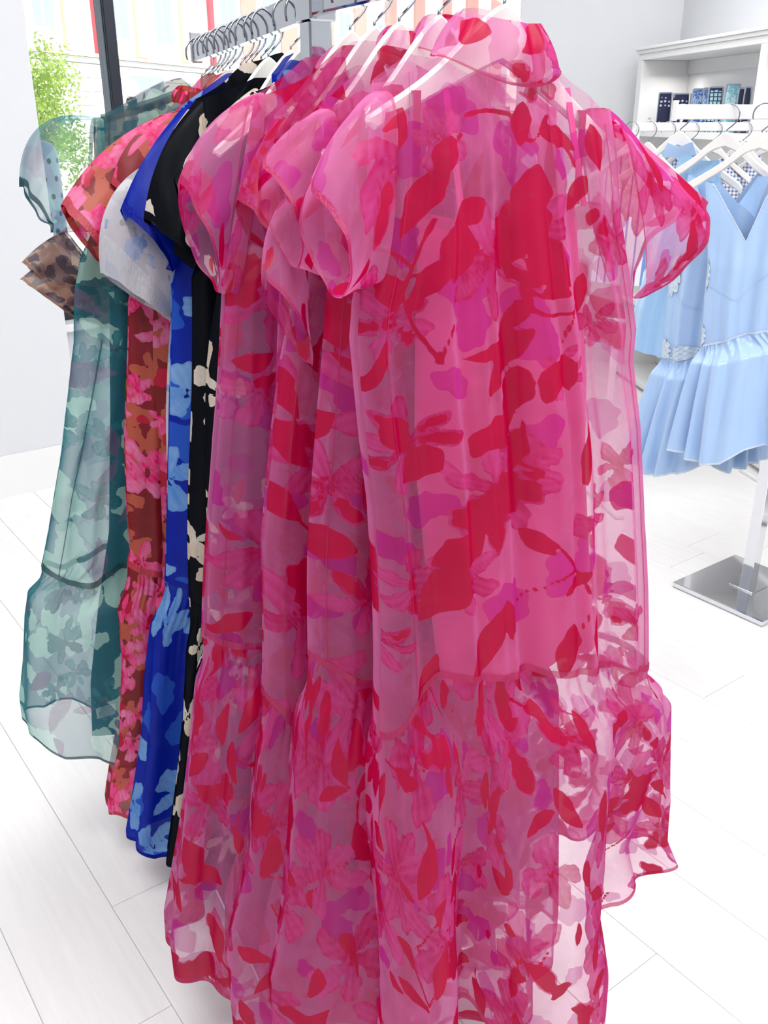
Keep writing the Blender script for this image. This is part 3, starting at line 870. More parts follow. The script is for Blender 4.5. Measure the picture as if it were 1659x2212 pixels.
def print_front(g):
    """the print of the front dress where its flowers, leaves and stems sit on the cloth"""
    P = lambda x, y: g.pl(x, y, -0.05)
    K = 0.00056
    out = []
    U = g.rg.uniform
    def leaf(x, y, l, w, deg, bend=0.0, lay='dark'):
        c = P(x, y); out.append(('leaf', c[0], c[1], l * K, w * K, math.radians(deg), bend * K, lay))
    def flower(x, y, r, n=6, rot=0.0, lay='bloom'):
        c = P(x, y); out.append(('flower', c[0], c[1], r * K, n, rot, lay))
    def blob(x, y, r, f, lay='mag', tone=0.4):
        c = P(x, y); out.append(('blob', c[0], c[1], r * K, f, lay, tone))
    def stem(pts, r=4.4):
        pp = [P(*p) for p in pts]; c = np.mean(pp, 0); R = max(np.linalg.norm(p - c) for p in pp) + 0.01
        out.append(('stem', c[0], c[1], R, pp, r * K))
    for (x, y, r, f) in ((990, 235, 62, 1.0), (1120, 330, 70, 2.2), (900, 330, 60, 4.0), (1000, 600, 80, 0.4), (1130, 700, 95, 3.0), (967, 820, 48, 1.3), (1235, 330, 60, 5.0),
                         (880, 520, 60, 2.0), (1180, 560, 60, 0.2), (1010, 690, 70, 2.7), (1160, 740, 60, 1.9), (1150, 940, 70, 4.4), (1240, 1180, 60, 3.3), (930, 1100, 60, 5.2),
                         (1080, 1290, 90, 1.1), (1180, 1220, 70, 2.9), (870, 1200, 55, 0.7), (1320, 560, 60, 4.0), (1300, 900, 60, 2.0), (1330, 1060, 60, 1.0), (1320, 1250, 60, 3.2)): blob(x, y, r, f)
    flower(1060, 560, 118, 7, 0.3); flower(1150, 500, 88, 5, 1.0); flower(1195, 800, 66, 7, 0.5); flower(1062, 1045, 135, 8, 0.2)
    flower(890, 975, 100, 8, 0.9); flower(1140, 1010, 80, 5, 2.0); flower(905, 1265, 85, 7, 0.1); flower(1170, 160, 60, 5, 0.7)
    flower(1330, 520, 70, 6, 0.4); flower(1330, 1000, 62, 6, 1.4); flower(1345, 1330, 60, 6, 2.2); flower(1260, 1110, 70, 6, 0.6); flower(860, 700, 80, 7, 1.7)
    flower(980, 1240, 90, 6, 0.8); flower(1290, 700, 56, 5, 0.8); flower(960, 300, 60, 5, 2.1); flower(850, 1420, 70, 6, 0.9)
    for a in ((1150, 492, 72, 40, 100, 8), (1110, 525, 66, 34, 60, 0), (1180, 570, 78, 46, 140, 0), (985, 545, 62, 40, 80, 6), (918, 440, 82, 30, 55, -8), (965, 340, 42, 24, 70, 0),
              (1145, 430, 70, 46, 80, 0), (1128, 270, 44, 22, 85, 0), (930, 612, 62, 20, 52, 6), (862, 640, 44, 30, 110, 0), (1055, 755, 78, 17, 12, 12), (1085, 780, 96, 30, 52, -10),
              (1108, 690, 70, 18, 58, 0), (1100, 865, 84, 34, 68, 8), (1192, 628, 48, 17, 172, 5), (1256, 640, 52, 24, 78, 0), (1170, 820, 52, 34, 70, 0), (1205, 800, 46, 28, 110, 0),
              (1060, 925, 74, 38, 15, 14), (1020, 950, 40, 28, 60, 0), (1105, 985, 66, 32, 72, 0), (1040, 1090, 80, 44, 50, 0), (1090, 1060, 70, 44, 120, 0), (980, 1180, 70, 40, 40, 0), (950, 1280, 90, 44, 62, 10),
              (1250, 970, 88, 26, 82, 4), (832, 815, 70, 14, 68, 6), (870, 950, 50, 32, 120, 0), (915, 1010, 56, 34, 50, 0), (1030, 1370, 118, 32, 64, -8), (1075, 1320, 60, 20, 100, 0),
              (1192, 1380, 78, 40, 78, 6), (1262, 1352, 66, 24, 95, 0), (1080, 1342, 20, 13, 70, 0), (925, 1470, 76, 20, 68, 5), (1145, 1160, 52, 22, 140, 0), (1215, 1240, 54, 16, 30, 0),
              (1280, 470, 22, 14, 70, 0), (840, 470, 62, 26, 95, 0), (1290, 320, 50, 24, 110, 0), (1250, 420, 44, 20, 60, 0), (1010, 460, 46, 26, 30, 0), (1212, 300, 56, 18, 160, 8), (860, 300, 60, 24, 60, 8)): leaf(*a)
    for st in ([(1000, 290), (960, 340), (950, 420)], [(1185, 250), (1160, 320), (1135, 300)], [(1105, 245), (1060, 230), (1010, 250)], [(945, 475), (905, 580), (885, 640)], [(885, 640), (895, 700), (945, 780)],
               [(822, 548), (870, 540), (905, 585)], [(905, 600), (940, 600), (975, 590)], [(1262, 620), (1210, 690), (1205, 735)], [(1135, 660), (1160, 690), (1225, 670)], [(1130, 560), (1110, 700), (1070, 800)],
               [(940, 780), (950, 740), (970, 700)], [(1130, 900), (1125, 960), (1120, 1000)], [(1215, 1215), (1160, 1230), (1110, 1290)], [(1160, 1150), (1215, 1190), (1240, 1260)], [(1180, 270), (1230, 300), (1250, 360)],
               [(1120, 620), (1150, 640), (1190, 640)], [(1240, 1290), (1230, 1330), (1200, 1400)]): stem(st)
    return out

def back_print(q, rg):
    qq = q[q[:, 0] > 0.62]
    return random_print(qq, rg, 'pink') if len(qq) else []

P1 = Garment('pink_dress', bar_pt(0.0), 27, 'frontmost pink organza floral dress with hot pink slip inside and a flared right sleeve', 'dress', 'pink', M['pink'], M['pink_seam'], 11, PG)
g = P1
left = g.pls([(822, 195), (812, 420), (795, 560), (775, 660), (770, 740), (788, 900), (808, 1100), (813, 1300), (815, 1590)])
right = g.pls([(1290, 235), (1310, 450), (1348, 630), (1360, 700), (1354, 760), (1365, 900), (1366, 1100), (1372, 1250), (1376, 1400)])
top = g.pls([(822, 195), (880, 156), (940, 124), (1000, 160), (1090, 180), (1150, 176), (1197, 148), (1240, 190), (1290, 235)], -0.03)
seam = np.concatenate([g.pls([(815, 1590)], 0.0), g.pls([(858, 1558)], -0.03), g.pls([(900, 1526)], -0.05), g.pls([(950, 1486), (1000, 1464), (1100, 1455), (1280, 1440)], -0.07), g.pls([(1376, 1418)], 0.0)])
rr = np.random.RandomState(3)
xx = np.concatenate([np.stack([rr.uniform(0.6, 1.9, 2500), rr.uniform(0.6, 1.8, 2500)], 1)])
shp = print_front(g) + [s for s in random_print(xx, g.rg, 'pink_soft')]
g.body(left, right, top, seam, [(1.78, .03), (1.6, .05), (1.3, .065), (0.9, .085), (0.7, .09)],
       [(3.1, 0.4, 0.012, 0.8, 0.9), (6.3, 1.2, 0.007, 1.0, 0.8), (11.0, 2.0, 0.003, 2.0, 0.9), (19.0, 1.0, 0.0012, 3.0, 1.0)], nth=260, nt=260, shapes=shp)
lin01 = lambda a, b: (lambda u: a + (b - a) * u)
g.strip('side_seam', lin01(-0.62, -0.60), lin01(0.02, 0.995), 0.010)
g.strip('princess_seam', lin01(-2.62, -2.55), lin01(0.0, 0.97), 0.006)
g.strip('placket_line', lin01(-1.36, -1.33), lin01(0.0, 0.27), 0.0035)
rleft = g.pls([(815, 1600), (803, 1800), (806, 1950), (812, 2080), (800, 2300)])
rright = g.pls([(1400, 1414), (1416, 1480), (1422, 1600), (1424, 1700), (1414, 1790), (1430, 1840), (1442, 1885)])
g.ruffle(rleft, rright, R_((-.25, .24), (0.0, .24), (.2, .26), (.3, .28), (.45, .37)), (0.085, 0.115, 0.15), (5, 7, 9, 12), 0.026, nth=520, nt=130, backup=0.05,
    lobes=((-2.62, .30, -.01, -.07, -.03), (-2.14, .15, 0, .06, .10), (-1.78, .24, .0, -.08, -.05), (-.95, .50, -.015, .12, .0)))
g.style = 'pink_sleeve'
g.sleeve(g.pl(822, 195), g.pl(800, 612), 0.05, g.pl(652, 400), g.pl(716, 642), 0.062, bulge=0.012, yH=-0.02)
g.style = 'pink_sleeve'
g.sleeve(g.pl(1290, 232), g.pl(1358, 640), 0.05, g.pl(1526, 440, .035), g.pl(1374, 648, .035), 0.05, bulge=0.004, yH=0.035)
g.collar(g.pl(940, 122), g.pl(1197, 148), -0.026, 0.020, g.pl(1000, 30), g.pl(1152, 52), -0.006, 0.014, 0.055, 0.042)
loops(P1, 1.674, 1.655)
# slip with straps, opaque, inside the front dress
sl = np.stack([np.array(v) for v in ()]) if False else None
lz = g.pls([(905, 440), (903, 600), (905, 1000), (925, 1200), (955, 1470)]); rz = g.pls([(1238, 420), (1262, 800), (1258, 1000), (1268, 1250), (1284, 1470)])
lz = lz[np.argsort(lz[:, 1])]; rz = rz[np.argsort(rz[:, 1])]
nk = g.pls([(905, 462), (935, 484), (975, 500), (1040, 520), (1120, 515), (1180, 480), (1238, 430)])
TH, T = np.meshgrid(np.linspace(0, 2 * math.pi, 120, endpoint=False), np.linspace(0, 1, 80), indexing='ij')
c = np.cos(TH); k = np.sign(c) * np.abs(c) ** 0.85
s0 = np.interp(1.4, lz[:, 1], lz[:, 0]) * (1 - k) / 2 + np.interp(1.4, rz[:, 1], rz[:, 0]) * (1 + k) / 2
zt = np.interp(s0, nk[:, 0], nk[:, 1]) + 0.02 * np.maximum(np.sin(TH), 0); zb = lz[0, 1] + 0.0 * zt - 0.005
z = zt + (zb - zt) * T
s = np.interp(z, lz[:, 1], lz[:, 0]) * (1 - k) / 2 + np.interp(z, rz[:, 1], rz[:, 0]) * (1 + k) / 2
y = 0.03 * np.sign(np.sin(TH)) * np.abs(np.sin(TH)) ** 0.7 * (0.5 + 0.5 * sm(0, .3, T)) + 0.006 * np.cos(9 * k + 2 * z) * sm(0, .5, T)
slip = link('slip', grid_mesh(np.stack([s, y, z], -1), True), M['slip'], g.root); tag(slip, 'opaque hot pink scoop neck slip')
for a_, b_ in (((972, 498), (958, 175)), ((1226, 440), (1222, 190))):
    p, q_ = g.pl(*a_), g.pl(*b_)
    MB().box(-0.004, 0.004, -0.001, 0.001, 0, 1).build('strap', M['slip'], slip)
    ob = bpy.context.scene.collection.objects[-1]
    me = ob.data
    for v in me.vertices:
        w = p + (q_ - p) * v.co.z
        v.co = (w[0] + v.co.x, -0.032 + 0.03 * v.co.z + v.co.y, w[1])
hanger(bar_pt(0.0), 27, 1.835, 'nearest white hanger, its crest rising out of the front dress collar', HG, me=HMF).rotation_euler.y = math.radians(3.5)

def pink_dress(d, ang, label, seed, L, Rl, top, seam, RL, RR, hem, slv, col_=None, side=0.2, rdep=(0.07, 0.10, 0.15), D=None, amp=0.035, hlabel='', style='pink'):
    g = Garment('pink_dress', bar_pt(d), ang, label, 'dress', style, M['pink'], M['pink_seam'], seed, PG)
    left = g.pls(L)
    g.body(left, R_(*Rl), g.pls(top, -0.02) if isinstance(top[0][0], int) else R_(*top), g.pls(seam, -0.03), D or [(1.78, .025), (1.6, .04), (1.3, .05), (0.9, .06), (0.7, .06)],
           [(2.6, seed * 1.3, 0.010, 0.8, 0.9), (5.2, seed * 0.7, 0.006, 1.0, 0.8), (13.0, seed, 0.0018, 2.0, 1.0)], nth=200, nt=190)
    g.strip('princess_seam', lin01(-2.75, -2.7), lin01(0.05, 0.98), 0.008)
    g.style = 'pink'
    g.ruffle(g.pls(RL), R_(*RR), R_(*hem), rdep, (3, 5, 7, 9, 11), amp, nth=360, nt=100)
    g.style = 'pink_sleeve'
    for kw in slv:
        a = dict(kw); pts = [g.pl(*a.pop(k)) for k in ('At', 'Ab')]; hp = [g.pl(*a.pop(k)) for k in ('Ht', 'Hb')]
        g.sleeve(pts[0], pts[1], a.pop('dA', 0.04), hp[0], hp[1], a.pop('dH', 0.05), **a)
    loops(g, 1.655, 1.655)
    if col_: g.collar(g.pl(*col_[0]), g.pl(*col_[1]), -0.02, 0.015, g.pl(*col_[2]), g.pl(*col_[3]), -0.004, 0.01, 0.05, 0.04)
    hanger(bar_pt(d), ang, bar_z(d) + 0.023, hlabel, HG)
    return g

P2 = pink_dress(0.135, 28, 'second pink organza floral dress, its gathered tier showing left of the front dress', 21,
    [(700, 240), (705, 420), (708, 560), (698, 680), (690, 800), (684, 900), (680, 1000), (672, 1200), (668, 1440)],
    [(0.17, 1.72), (0.19, 1.4), (0.2, 1.1), (0.21, .9)],
    [(700, 240), (780, 190), (870, 130), (930, 160), (1020, 150), (1090, 170), (1180, 230)],
    [(664, 1428), (720, 1446), (760, 1462), (810, 1468), (900, 1470)],
    [(652, 1440), (640, 1500), (626, 1650), (612, 1800), (592, 1950), (560, 2100)],
    [(0.24, .86), (0.26, .5), (0.28, .2)], [(-.35, .16), (-.1, .135), (.1, .13), (.3, .15)],
    [dict(At=(705, 232), Ab=(712, 600), Ht=(565, 350), Hb=(640, 580), dH=0.055, bulge=0.008)],
    col_=((896, 104), (1080, 110), (925, 40), (1050, 45)), hlabel='white hanger second from the front, under the second pink dress')
P3 = pink_dress(0.235, 30, 'third pink organza floral dress with a limp sleeve looped open beside the second', 33,
    [(605, 330), (640, 480), (650, 600), (632, 680), (612, 780), (603, 860), (590, 1000), (570, 1180), (566, 1500)],
    [(0.17, 1.72), (0.18, 1.4), (0.19, 1.1), (0.2, .8)],
    [(605, 330), (700, 200), (800, 130), (860, 140), (920, 135), (980, 170), (1040, 230)],
    [(566, 1515), (600, 1540), (640, 1560), (720, 1560)],
    [(556, 1530), (550, 1650), (538, 1750), (528, 1850), (500, 1950), (480, 2030)],
    [(0.22, .8), (0.24, .5), (0.25, .2)], [(-.35, .17), (-.1, .16), (.25, .16)],
    [dict(At=(620, 430), Ab=(655, 640), Ht=(533, 575), Hb=(640, 776), dH=0.05, dA=0.03, bulge=0.012, yH=-0.05)],
    col_=((820, 110), (960, 118), (845, 65), (930, 70)), hlabel='white hanger third from the front, under the limp-sleeved pink dress')
P4 = pink_dress(0.38, 30, 'rearmost pink organza floral dress, next to the black dress, wide sleeve spread over it', 47,
    [(560, 210), (530, 400), (500, 560), (486, 640), (478, 750), (470, 850), (462, 950), (455, 1100), (450, 1250), (447, 1390)],
    [(0.17, 1.72), (0.17, 1.4), (0.17, 1.1), (0.17, .8)],
    [(560, 210), (630, 180), (690, 150), (740, 160), (800, 150), (850, 170), (900, 220)],
    [(447, 1385), (500, 1396), (560, 1392), (640, 1390)],
    [(440, 1400), (422, 1470), (410, 1600), (396, 1750), (382, 1880), (366, 2010)],
    [(0.19, .8), (0.2, .5), (0.2, .2)], [(-.4, .175), (-.2, .15), (.2, .15)],
    [dict(At=(560, 200), Ab=(500, 640), Ht=(386, 392), Hb=(468, 630), dH=0.055, bulge=0.02)],
    col_=((688, 150), (835, 130), (722, 112), (815, 95)), hlabel='white hanger under the rearmost pink dress', style='pink_soft')
g = Garment('pink_dress', bar_pt(0.305), 30, 'fourth pink organza floral dress, only a small pointed sleeve tip showing', 'dress', 'pink', M['pink'], M['pink_seam'], 51, PG)
g.body(g.pls([(600, 260), (610, 420), (612, 560), (606, 760), (602, 900), (590, 1100), (585, 1400)]), R_((0.15, 1.72), (0.15, .8)),
       g.pls([(600, 260), (700, 180), (770, 140), (830, 150), (900, 160), (960, 210)], -0.02), g.pls([(585, 1400), (700, 1400)], -0.03),
       [(1.78, .02), (1.5, .03), (.8, .035)], [(3, 1, .006, .8, .9)], nth=120, nt=110)
g.ruffle(g.pls([(580, 1410), (572, 1600), (566, 1800), (560, 1900)]), R_((.16, .8), (.17, .2)), R_((-.3, .21), (.2, .21)), (.035, .06, .1), (3, 5, 8), .025, nth=240, nt=60)
g.sleeve(g.pl(605, 250), g.pl(640, 600), 0.035, g.pl(513, 430), g.pl(590, 560), 0.05, bulge=0.006)
hanger(bar_pt(0.305), 30, 1.835, 'white hanger under the fourth pink dress', HG)

# ------------------------------------------------------------------ the other garments on the rack, front to back
def dress(d, ang, name, label, cat, style, m, ms, seed, L, R, top, seam, sleeves, ruffle=None, D=(.02, .03, .045), off=(0, 0), folds=None, nth=150, nt=150, hlabel=None, hz=None, collar=None, top_y=-0.015, group=None, hm=None, tail=True, ho=(0, 0)):
    g = Garment(name, bar_pt(d) + np.array(off), ang, label, cat, style, m, ms, seed, group)
    g.body(g.pls(L), R_(*R), g.pls(top, top_y), g.pls(seam, -0.02), [(1.78, D[0]), (1.55, D[1]), (1.0, D[2]), (0.2, D[2])],
           folds or [(2.6, seed * 1.3, 0.010, 0.8, 0.9), (5.2, seed * 0.7, 0.005, 1.0, 0.8)], nth=nth, nt=nt)
    if ruffle:
        RL, RR, hem, rd, amp = ruffle
        g.ruffle(g.pls(RL), R_(*RR), np.array([g.pl(*p) if len(p) == 2 else p[:2] for p in hem]), rd, (3, 5, 7, 9), amp, nth=260, nt=80)
    for kw in sleeves:
        a = dict(kw); pts = [g.pl(*a.pop(k)) for k in ('At', 'Ab', 'Ht', 'Hb')]
        g.sleeve(pts[0], pts[1], a.pop('dA', 0.03), pts[2], pts[3], a.pop('dH', 0.045), **a)
    if collar: g.collar(g.pl(*collar[0]), g.pl(*collar[1]), -0.015, 0.012, g.pl(*collar[2]), g.pl(*collar[3]), -0.004, 0.008, 0.04, 0.035)
    if hlabel: hanger(bar_pt(d) + np.array(ho), ang, hz or bar_z(d) + 0.023, hlabel, HG, me=hm or HM)
    return g
BG = 'black dresses with cream flowers'
dress(0.60, 30, 'black_dress', 'black dress with cream petals, sleeve tucked under the rearmost pink sleeve', 'dress', 'black', M['black'], M['black'], 61,
      [(545, 200), (520, 360), (490, 520), (470, 640), (458, 720), (452, 800), (450, 1000), (447, 1250), (444, 1390)], [(0.16, 1.72), (0.15, .3)],
      [(545, 200), (600, 178), (640, 158), (680, 158), (720, 150), (760, 170), (790, 200)], [(440, 1370), (600, 1370)],
      [dict(At=(552, 190), Ab=(505, 570), Ht=(376, 384), Hb=(482, 640), bulge=0.012, dH=0.04)],
      ([(440, 1380), (428, 1450), (410, 1600), (395, 1750), (372, 1880)], [(.17, .8), (.18, .2)], [(372, 1882), (420, 1880), (0.15, .17)], (.045, .06, .09), .02),
      hlabel='cream hanger inside the black dress nearest the pink ones', group=BG, hm=HM2)
dress(0.70, 32, 'black_dress', 'black dress with cream petals and a white-lined wide sleeve, beside the blue dress', 'dress', 'black', M['black'], M['black'], 67,
      [(428, 216), (440, 400), (432, 560), (416, 600), (414, 760), (414, 1000), (413, 1200), (413, 1340)], [(0.16, 1.72), (0.14, .3)],
      [(428, 216), (500, 190), (545, 168), (585, 168), (630, 150), (660, 170), (690, 200)], [(411, 1320), (560, 1325)],
      [dict(At=(430, 214), Ab=(440, 545), Ht=(311, 472), Hb=(446, 600), bulge=0.02, dH=0.05)],
      ([(410, 1330), (402, 1420), (396, 1550), (384, 1680), (372, 1780), (362, 1850)], [(.15, .8), (.16, .2)], [(362, 1852), (410, 1856), (0.14, .17)], (.04, .05, .075), .018),
      hlabel='white hanger inside the black dress beside the blue dress', group=BG)
dress(0.545, 26, 'blue_blouse', 'denim blue blouse, only its neckline showing between white and cream hangers', 'blouse', 'blue', M['blue'], M['blue_seam'], 71,
      [(590, 160), (600, 260), (605, 420)], [(0.13, 1.72), (0.13, 1.3)],
      [(590, 170), (608, 150), (628, 128), (650, 132), (672, 158), (720, 170)], [(605, 420), (720, 420)], [], D=(.015, .02, .02), nth=90, nt=60, hlabel='white hanger inside the denim blue blouse')
dress(0.78, 33, 'blue_dress', 'royal blue chiffon dress with pale blue flowers and dark blue piping', 'dress', 'blue', M['blue'], M['blue_seam'], 75,
      [(398, 232), (392, 420), (380, 560), (366, 620), (368, 800), (368, 950), (362, 1100), (352, 1262)], [(0.13, 1.72), (0.12, .2)],
      [(398, 232), (430, 215), (470, 200), (510, 190), (560, 200), (600, 225)], [(350, 1262), (400, 1268), (520, 1268)],
      [dict(At=(404, 226), Ab=(400, 555), Ht=(260, 452), Hb=(372, 588), bulge=0.012, dH=0.05, hem=0.09)],
      ([(346, 1275), (326, 1370), (316, 1480), (312, 1600), (298, 1710), (282, 1815)], [(.13, .8), (.14, .1)], [(282, 1818), (320, 1838), (358, 1822), (0.12, .1)], (.04, .055, .07), .018),
      hlabel='white hanger inside the royal blue dress')
dress(0.84, 33, 'white_floral_dress', 'white sheer dress with faint blue flowers, folded cuff poking out below the blue sleeve', 'dress', 'white', M['white_floral'], M['white_floral'], 79,
      [(420, 235), (412, 420), (390, 560), (372, 640), (366, 760), (362, 900), (362, 1000)], [(0.1, 1.72), (0.1, .2)],
      [(420, 232), (460, 205), (500, 185), (540, 190), (580, 215)], [(362, 1000), (470, 1000)],
      [dict(At=(395, 330), Ab=(420, 600), Ht=(219, 588), Hb=(368, 693), bulge=0.06, dH=0.055, dA=0.04, hem=0.22)], D=(.015, .025, .03), nth=100, nt=90,
      hlabel='white hanger inside the white sheer dress')
RG = 'coral and hot pink jacquard dresses'
dress(0.90, 34, 'rose_dress', 'coral jacquard dress with hot pink flowers, narrow strip beside the blue dress', 'dress', 'rose', M['rose'], M['rose_seam'], 83,
      [(402, 238), (385, 430), (352, 600), (336, 680), (337, 800), (338, 1000), (345, 1150), (346, 1230)], [(0.1, 1.72), (0.1, .2)],
      [(402, 238), (440, 215), (480, 195), (515, 190), (550, 215)], [(344, 1228), (460, 1232)],
      [dict(At=(405, 235), Ab=(370, 570), Ht=(240, 395), Hb=(330, 570), bulge=0.03, dH=0.045)],
      ([(344, 1240), (334, 1320), (322, 1450), (312, 1600), (300, 1700)], [(.1, .8), (.1, .1)], [(300, 1702), (0.1, .12)], (.035, .05, .06), .012),
      D=(.015, .025, .035), nth=120, nt=110, hlabel='white hanger inside the narrow coral dress', group=RG)
g = dress(0.97, 36, 'rose_dress', 'coral jacquard dress with hot pink flowers, wide sleeve lying over the teal dress', 'dress', 'rose', M['rose'], M['rose_seam'], 89,
      [(385, 245), (350, 420), (300, 570), (274, 650), (273, 800), (272, 950), (276, 1100), (279, 1190), (270, 1236)], [(0.07, 1.72), (0.02, 1.2), (0.0, .2)],
      [(385, 245), (410, 225), (440, 205), (480, 190), (520, 215)], [(268, 1226), (300, 1236), (345, 1238)],
      [dict(At=(388, 238), Ab=(345, 575), Ht=(132, 443), Hb=(232, 580), bulge=0.028, dH=0.05)],
      ([(264, 1240), (255, 1320), (262, 1420), (258, 1510), (252, 1600), (238, 1680), (230, 1735)], [(.02, .8), (.0, .1)], [(232, 1752), (262, 1745), (300, 1715)], (.035, .055, .07), .012),
      D=(.015, .03, .045), hlabel='white hanger inside the wide-sleeved coral dress', group=RG, collar=((378, 222), (428, 214), (388, 196), (424, 190)), off=(0.0, -0.03))
g.strip('tier_seam', lin01(math.pi + 0.25, 2 * math.pi - 0.25), lin01(0.66, 0.66), 0.004, side='h', surf=g.rsurf)

TE = dress(1.03, 30, 'teal_dress', 'sheer teal organza dress with a puffed sleeve, mint leaves and gathered tier', 'dress', 'teal', M['teal'], M['teal_seam'], 97,
      [(214, 255), (212, 400), (200, 500), (172, 560), (160, 640), (163, 740), (152, 850), (135, 980), (115, 1080), (96, 1180), (86, 1232)], [(0.14, 1.72), (-0.02, 1.1), (-0.12, .9)],
      [(214, 255), (260, 238), (330, 218), (388, 196), (430, 215), (470, 240)], [(84, 1232), (140, 1256), (200, 1250), (250, 1215)],
      [dict(At=(216, 256), Ab=(208, 500), Ht=(44, 398), Hb=(112, 500), bulge=0.055, botbulge=0.0, dH=0.045, dA=0.05, puff=0.05, hem=0.05, wr=0.004, m=M['teal_clear'])],
      ([(78, 1242), (58, 1290), (51, 1350), (50, 1450), (44, 1530), (50, 1570)], [(-0.12, .8), (-0.1, .1)], [(48, 1572), (120, 1592), (190, 1580), (250, 1590)], (.06, .09, .12), .022),
      D=(.02, .04, .065), hlabel='farthest white hanger, holding the sheer teal dress', off=(0.0, 0.0), nth=190, nt=180)
TE.strip('armhole_binding', lin01(-2.72, -2.75), lin01(0.0, 0.26), 0.035)
TE.strip('shoulder_seam', lin01(-math.pi + 0.05, -1.2), lin01(0.004, 0.004), 0.010, side='h')
TE.strip('side_seam', lin01(-2.35, -2.5), lin01(0.45, 0.99), 0.012)
def tube_part(g, name, lz, rz, top, D, m, nth=80, nt=60):
    lz = lz[np.argsort(lz[:, 1])]; rz = rz[np.argsort(rz[:, 1])]
    TH, T = np.meshgrid(np.linspace(0, 2 * math.pi, nth, endpoint=False), np.linspace(0, 1, nt), indexing='ij')
    k = np.cos(TH)
    z = top + (lz[0, 1] - top) * T
    s = np.interp(z, lz[:, 1], lz[:, 0]) * (1 - k) / 2 + np.interp(z, rz[:, 1], rz[:, 0]) * (1 + k) / 2
    y = D * np.sin(TH) + 0.004 * np.cos(7 * k + 2 * z)
    return link(name, grid_mesh(np.stack([s, y, z], -1), True), m, g.root)
ts = tube_part(TE, 'slip', TE.pls([(236, 640), (238, 900), (236, 1150), (214, 1300), (196, 1480), (200, 1590)]), R_((0.1, 1.6), (0.1, 1.1), (-.05, .2)), TE.pl(236, 620)[1], 0.03, M['teal_slip'])
ts['label'] = 'dark teal opaque slip'
nv = tube_part(TE, 'bodice', TE.pls([(250, 640), (252, 950)]), R_((0.1, 1.6), (0.1, 1.1)), TE.pl(250, 630)[1], 0.034, M['navy_slip']); nv['label'] = 'navy slip bodice'
tgp = TE.pl(213, 1505)
tg = MB().box(tgp[0] - 0.022, tgp[0] + 0.022, -0.068, -0.067, tgp[1] - 0.014, tgp[1] + 0.014)
tg = tg.build('care_label', M['white'], TE.root); tg['label'] = 'small white care label'
ink = plain('label_ink', lin(150, 158, 162), 0.8)
tl_ = MB()
for i in range(6):
    tl_.box(tgp[0] - 0.017, tgp[0] + 0.017 - 0.004 * (i % 3), -0.0684, -0.068, tgp[1] + 0.0095 - i * 0.004, tgp[1] + 0.0108 - i * 0.004)
tl_.build('label_text', ink, tg)

dress(1.075, 30, 'leopard_blouse', 'brown leopard print chiffon blouse with flounced sleeve below the teal puff sleeve', 'blouse', 'leopard', M['leopard'], M['leopard'], 101,
      [(205, 265), (205, 450), (195, 520), (180, 600), (185, 700)], [(0.1, 1.72), (-0.05, 1.2)],
      [(205, 262), (300, 230), (400, 200), (450, 230)], [(180, 690), (240, 712), (270, 722)],
      [dict(At=(140, 498), Ab=(250, 640), Ht=(48, 566), Hb=(150, 660), dH=0.02, dA=0.03, bulge=0.006, part='sleeve'),
       dict(At=(120, 540), Ab=(245, 660), Ht=(44, 602), Hb=(168, 692), dH=0.03, dA=0.02, bulge=0.0, part='flounce')],
      D=(.015, .03, .04), nth=90, nt=70, hlabel='white hanger inside the leopard blouse, next to the teal dress')
for d in (0.735, 0.81, 0.94, 1.0):
    hanger(bar_pt(d), 30, bar_z(d) + 0.023, {0.735: 'bare white hanger between the black and the royal blue dress', 0.81: 'bare white hanger just behind the royal blue dress',
            0.94: 'bare white hanger between the two coral dresses', 1.0: 'bare white hanger between the coral and the teal dress'}[d], HG)

# ------------------------------------------------------------------ blue satin dresses on the rack by the shelves
K0 = np.array([0.825, 2.86]); KD = np.array([0.94, 0.34])
KD = KD / np.linalg.norm(KD)
r2 = empty('display_rack', (1.372, 3.10, 0), math.atan2(CA[1], CA[0])); tag(r2, 'chrome display rack on a square mirror base, white bar, hung with pale blue dresses', 'display rack')
MB().box(-0.20, 0.20, -0.19, 0.19, 0, 0.022, 0.003).build('base_plate', M['chrome'], r2)
MB().box(-0.022, 0.022, -0.022, 0.022, 0.022, 1.66, 0.002).build('post', M['chrome'], r2)
MB().box(-0.05, 0.05, -0.05, 0.05, 0.022, 0.027, 0.001).build('post_foot', M['chrome'], r2)
bb = MB().box(0, 1.15, -0.008, 0.008, 1.640, 1.680, 0.002).build('hanging_bar', M['white'], r2)
ra_ = math.atan2(KD[1], KD[0]) - math.atan2(CA[1], CA[0])
lp = np.array([[math.cos(-math.atan2(CA[1], CA[0])), -math.sin(-math.atan2(CA[1], CA[0]))], [math.sin(-math.atan2(CA[1], CA[0])), math.cos(-math.atan2(CA[1], CA[0]))]]) @ (K0 - np.array([1.372, 3.10]))
bb.location = (lp[0], lp[1], 0); bb.rotation_euler = (0, 0, ra_)
es = MB().box(-0.004, 0.004, -0.010, 0.010, 1.636, 1.690, 0.002).build('end_stop', M['white'], r2); es.location = bb.location; es.rotation_euler = bb.rotation_euler
HMO = hanger_mesh(half=0.205, rise=0.12, dome=0.03, th=0.014, open_v=True); HMO.materials.append(M['hanger'])
HG2 = 'open white hangers of the pale blue dresses'
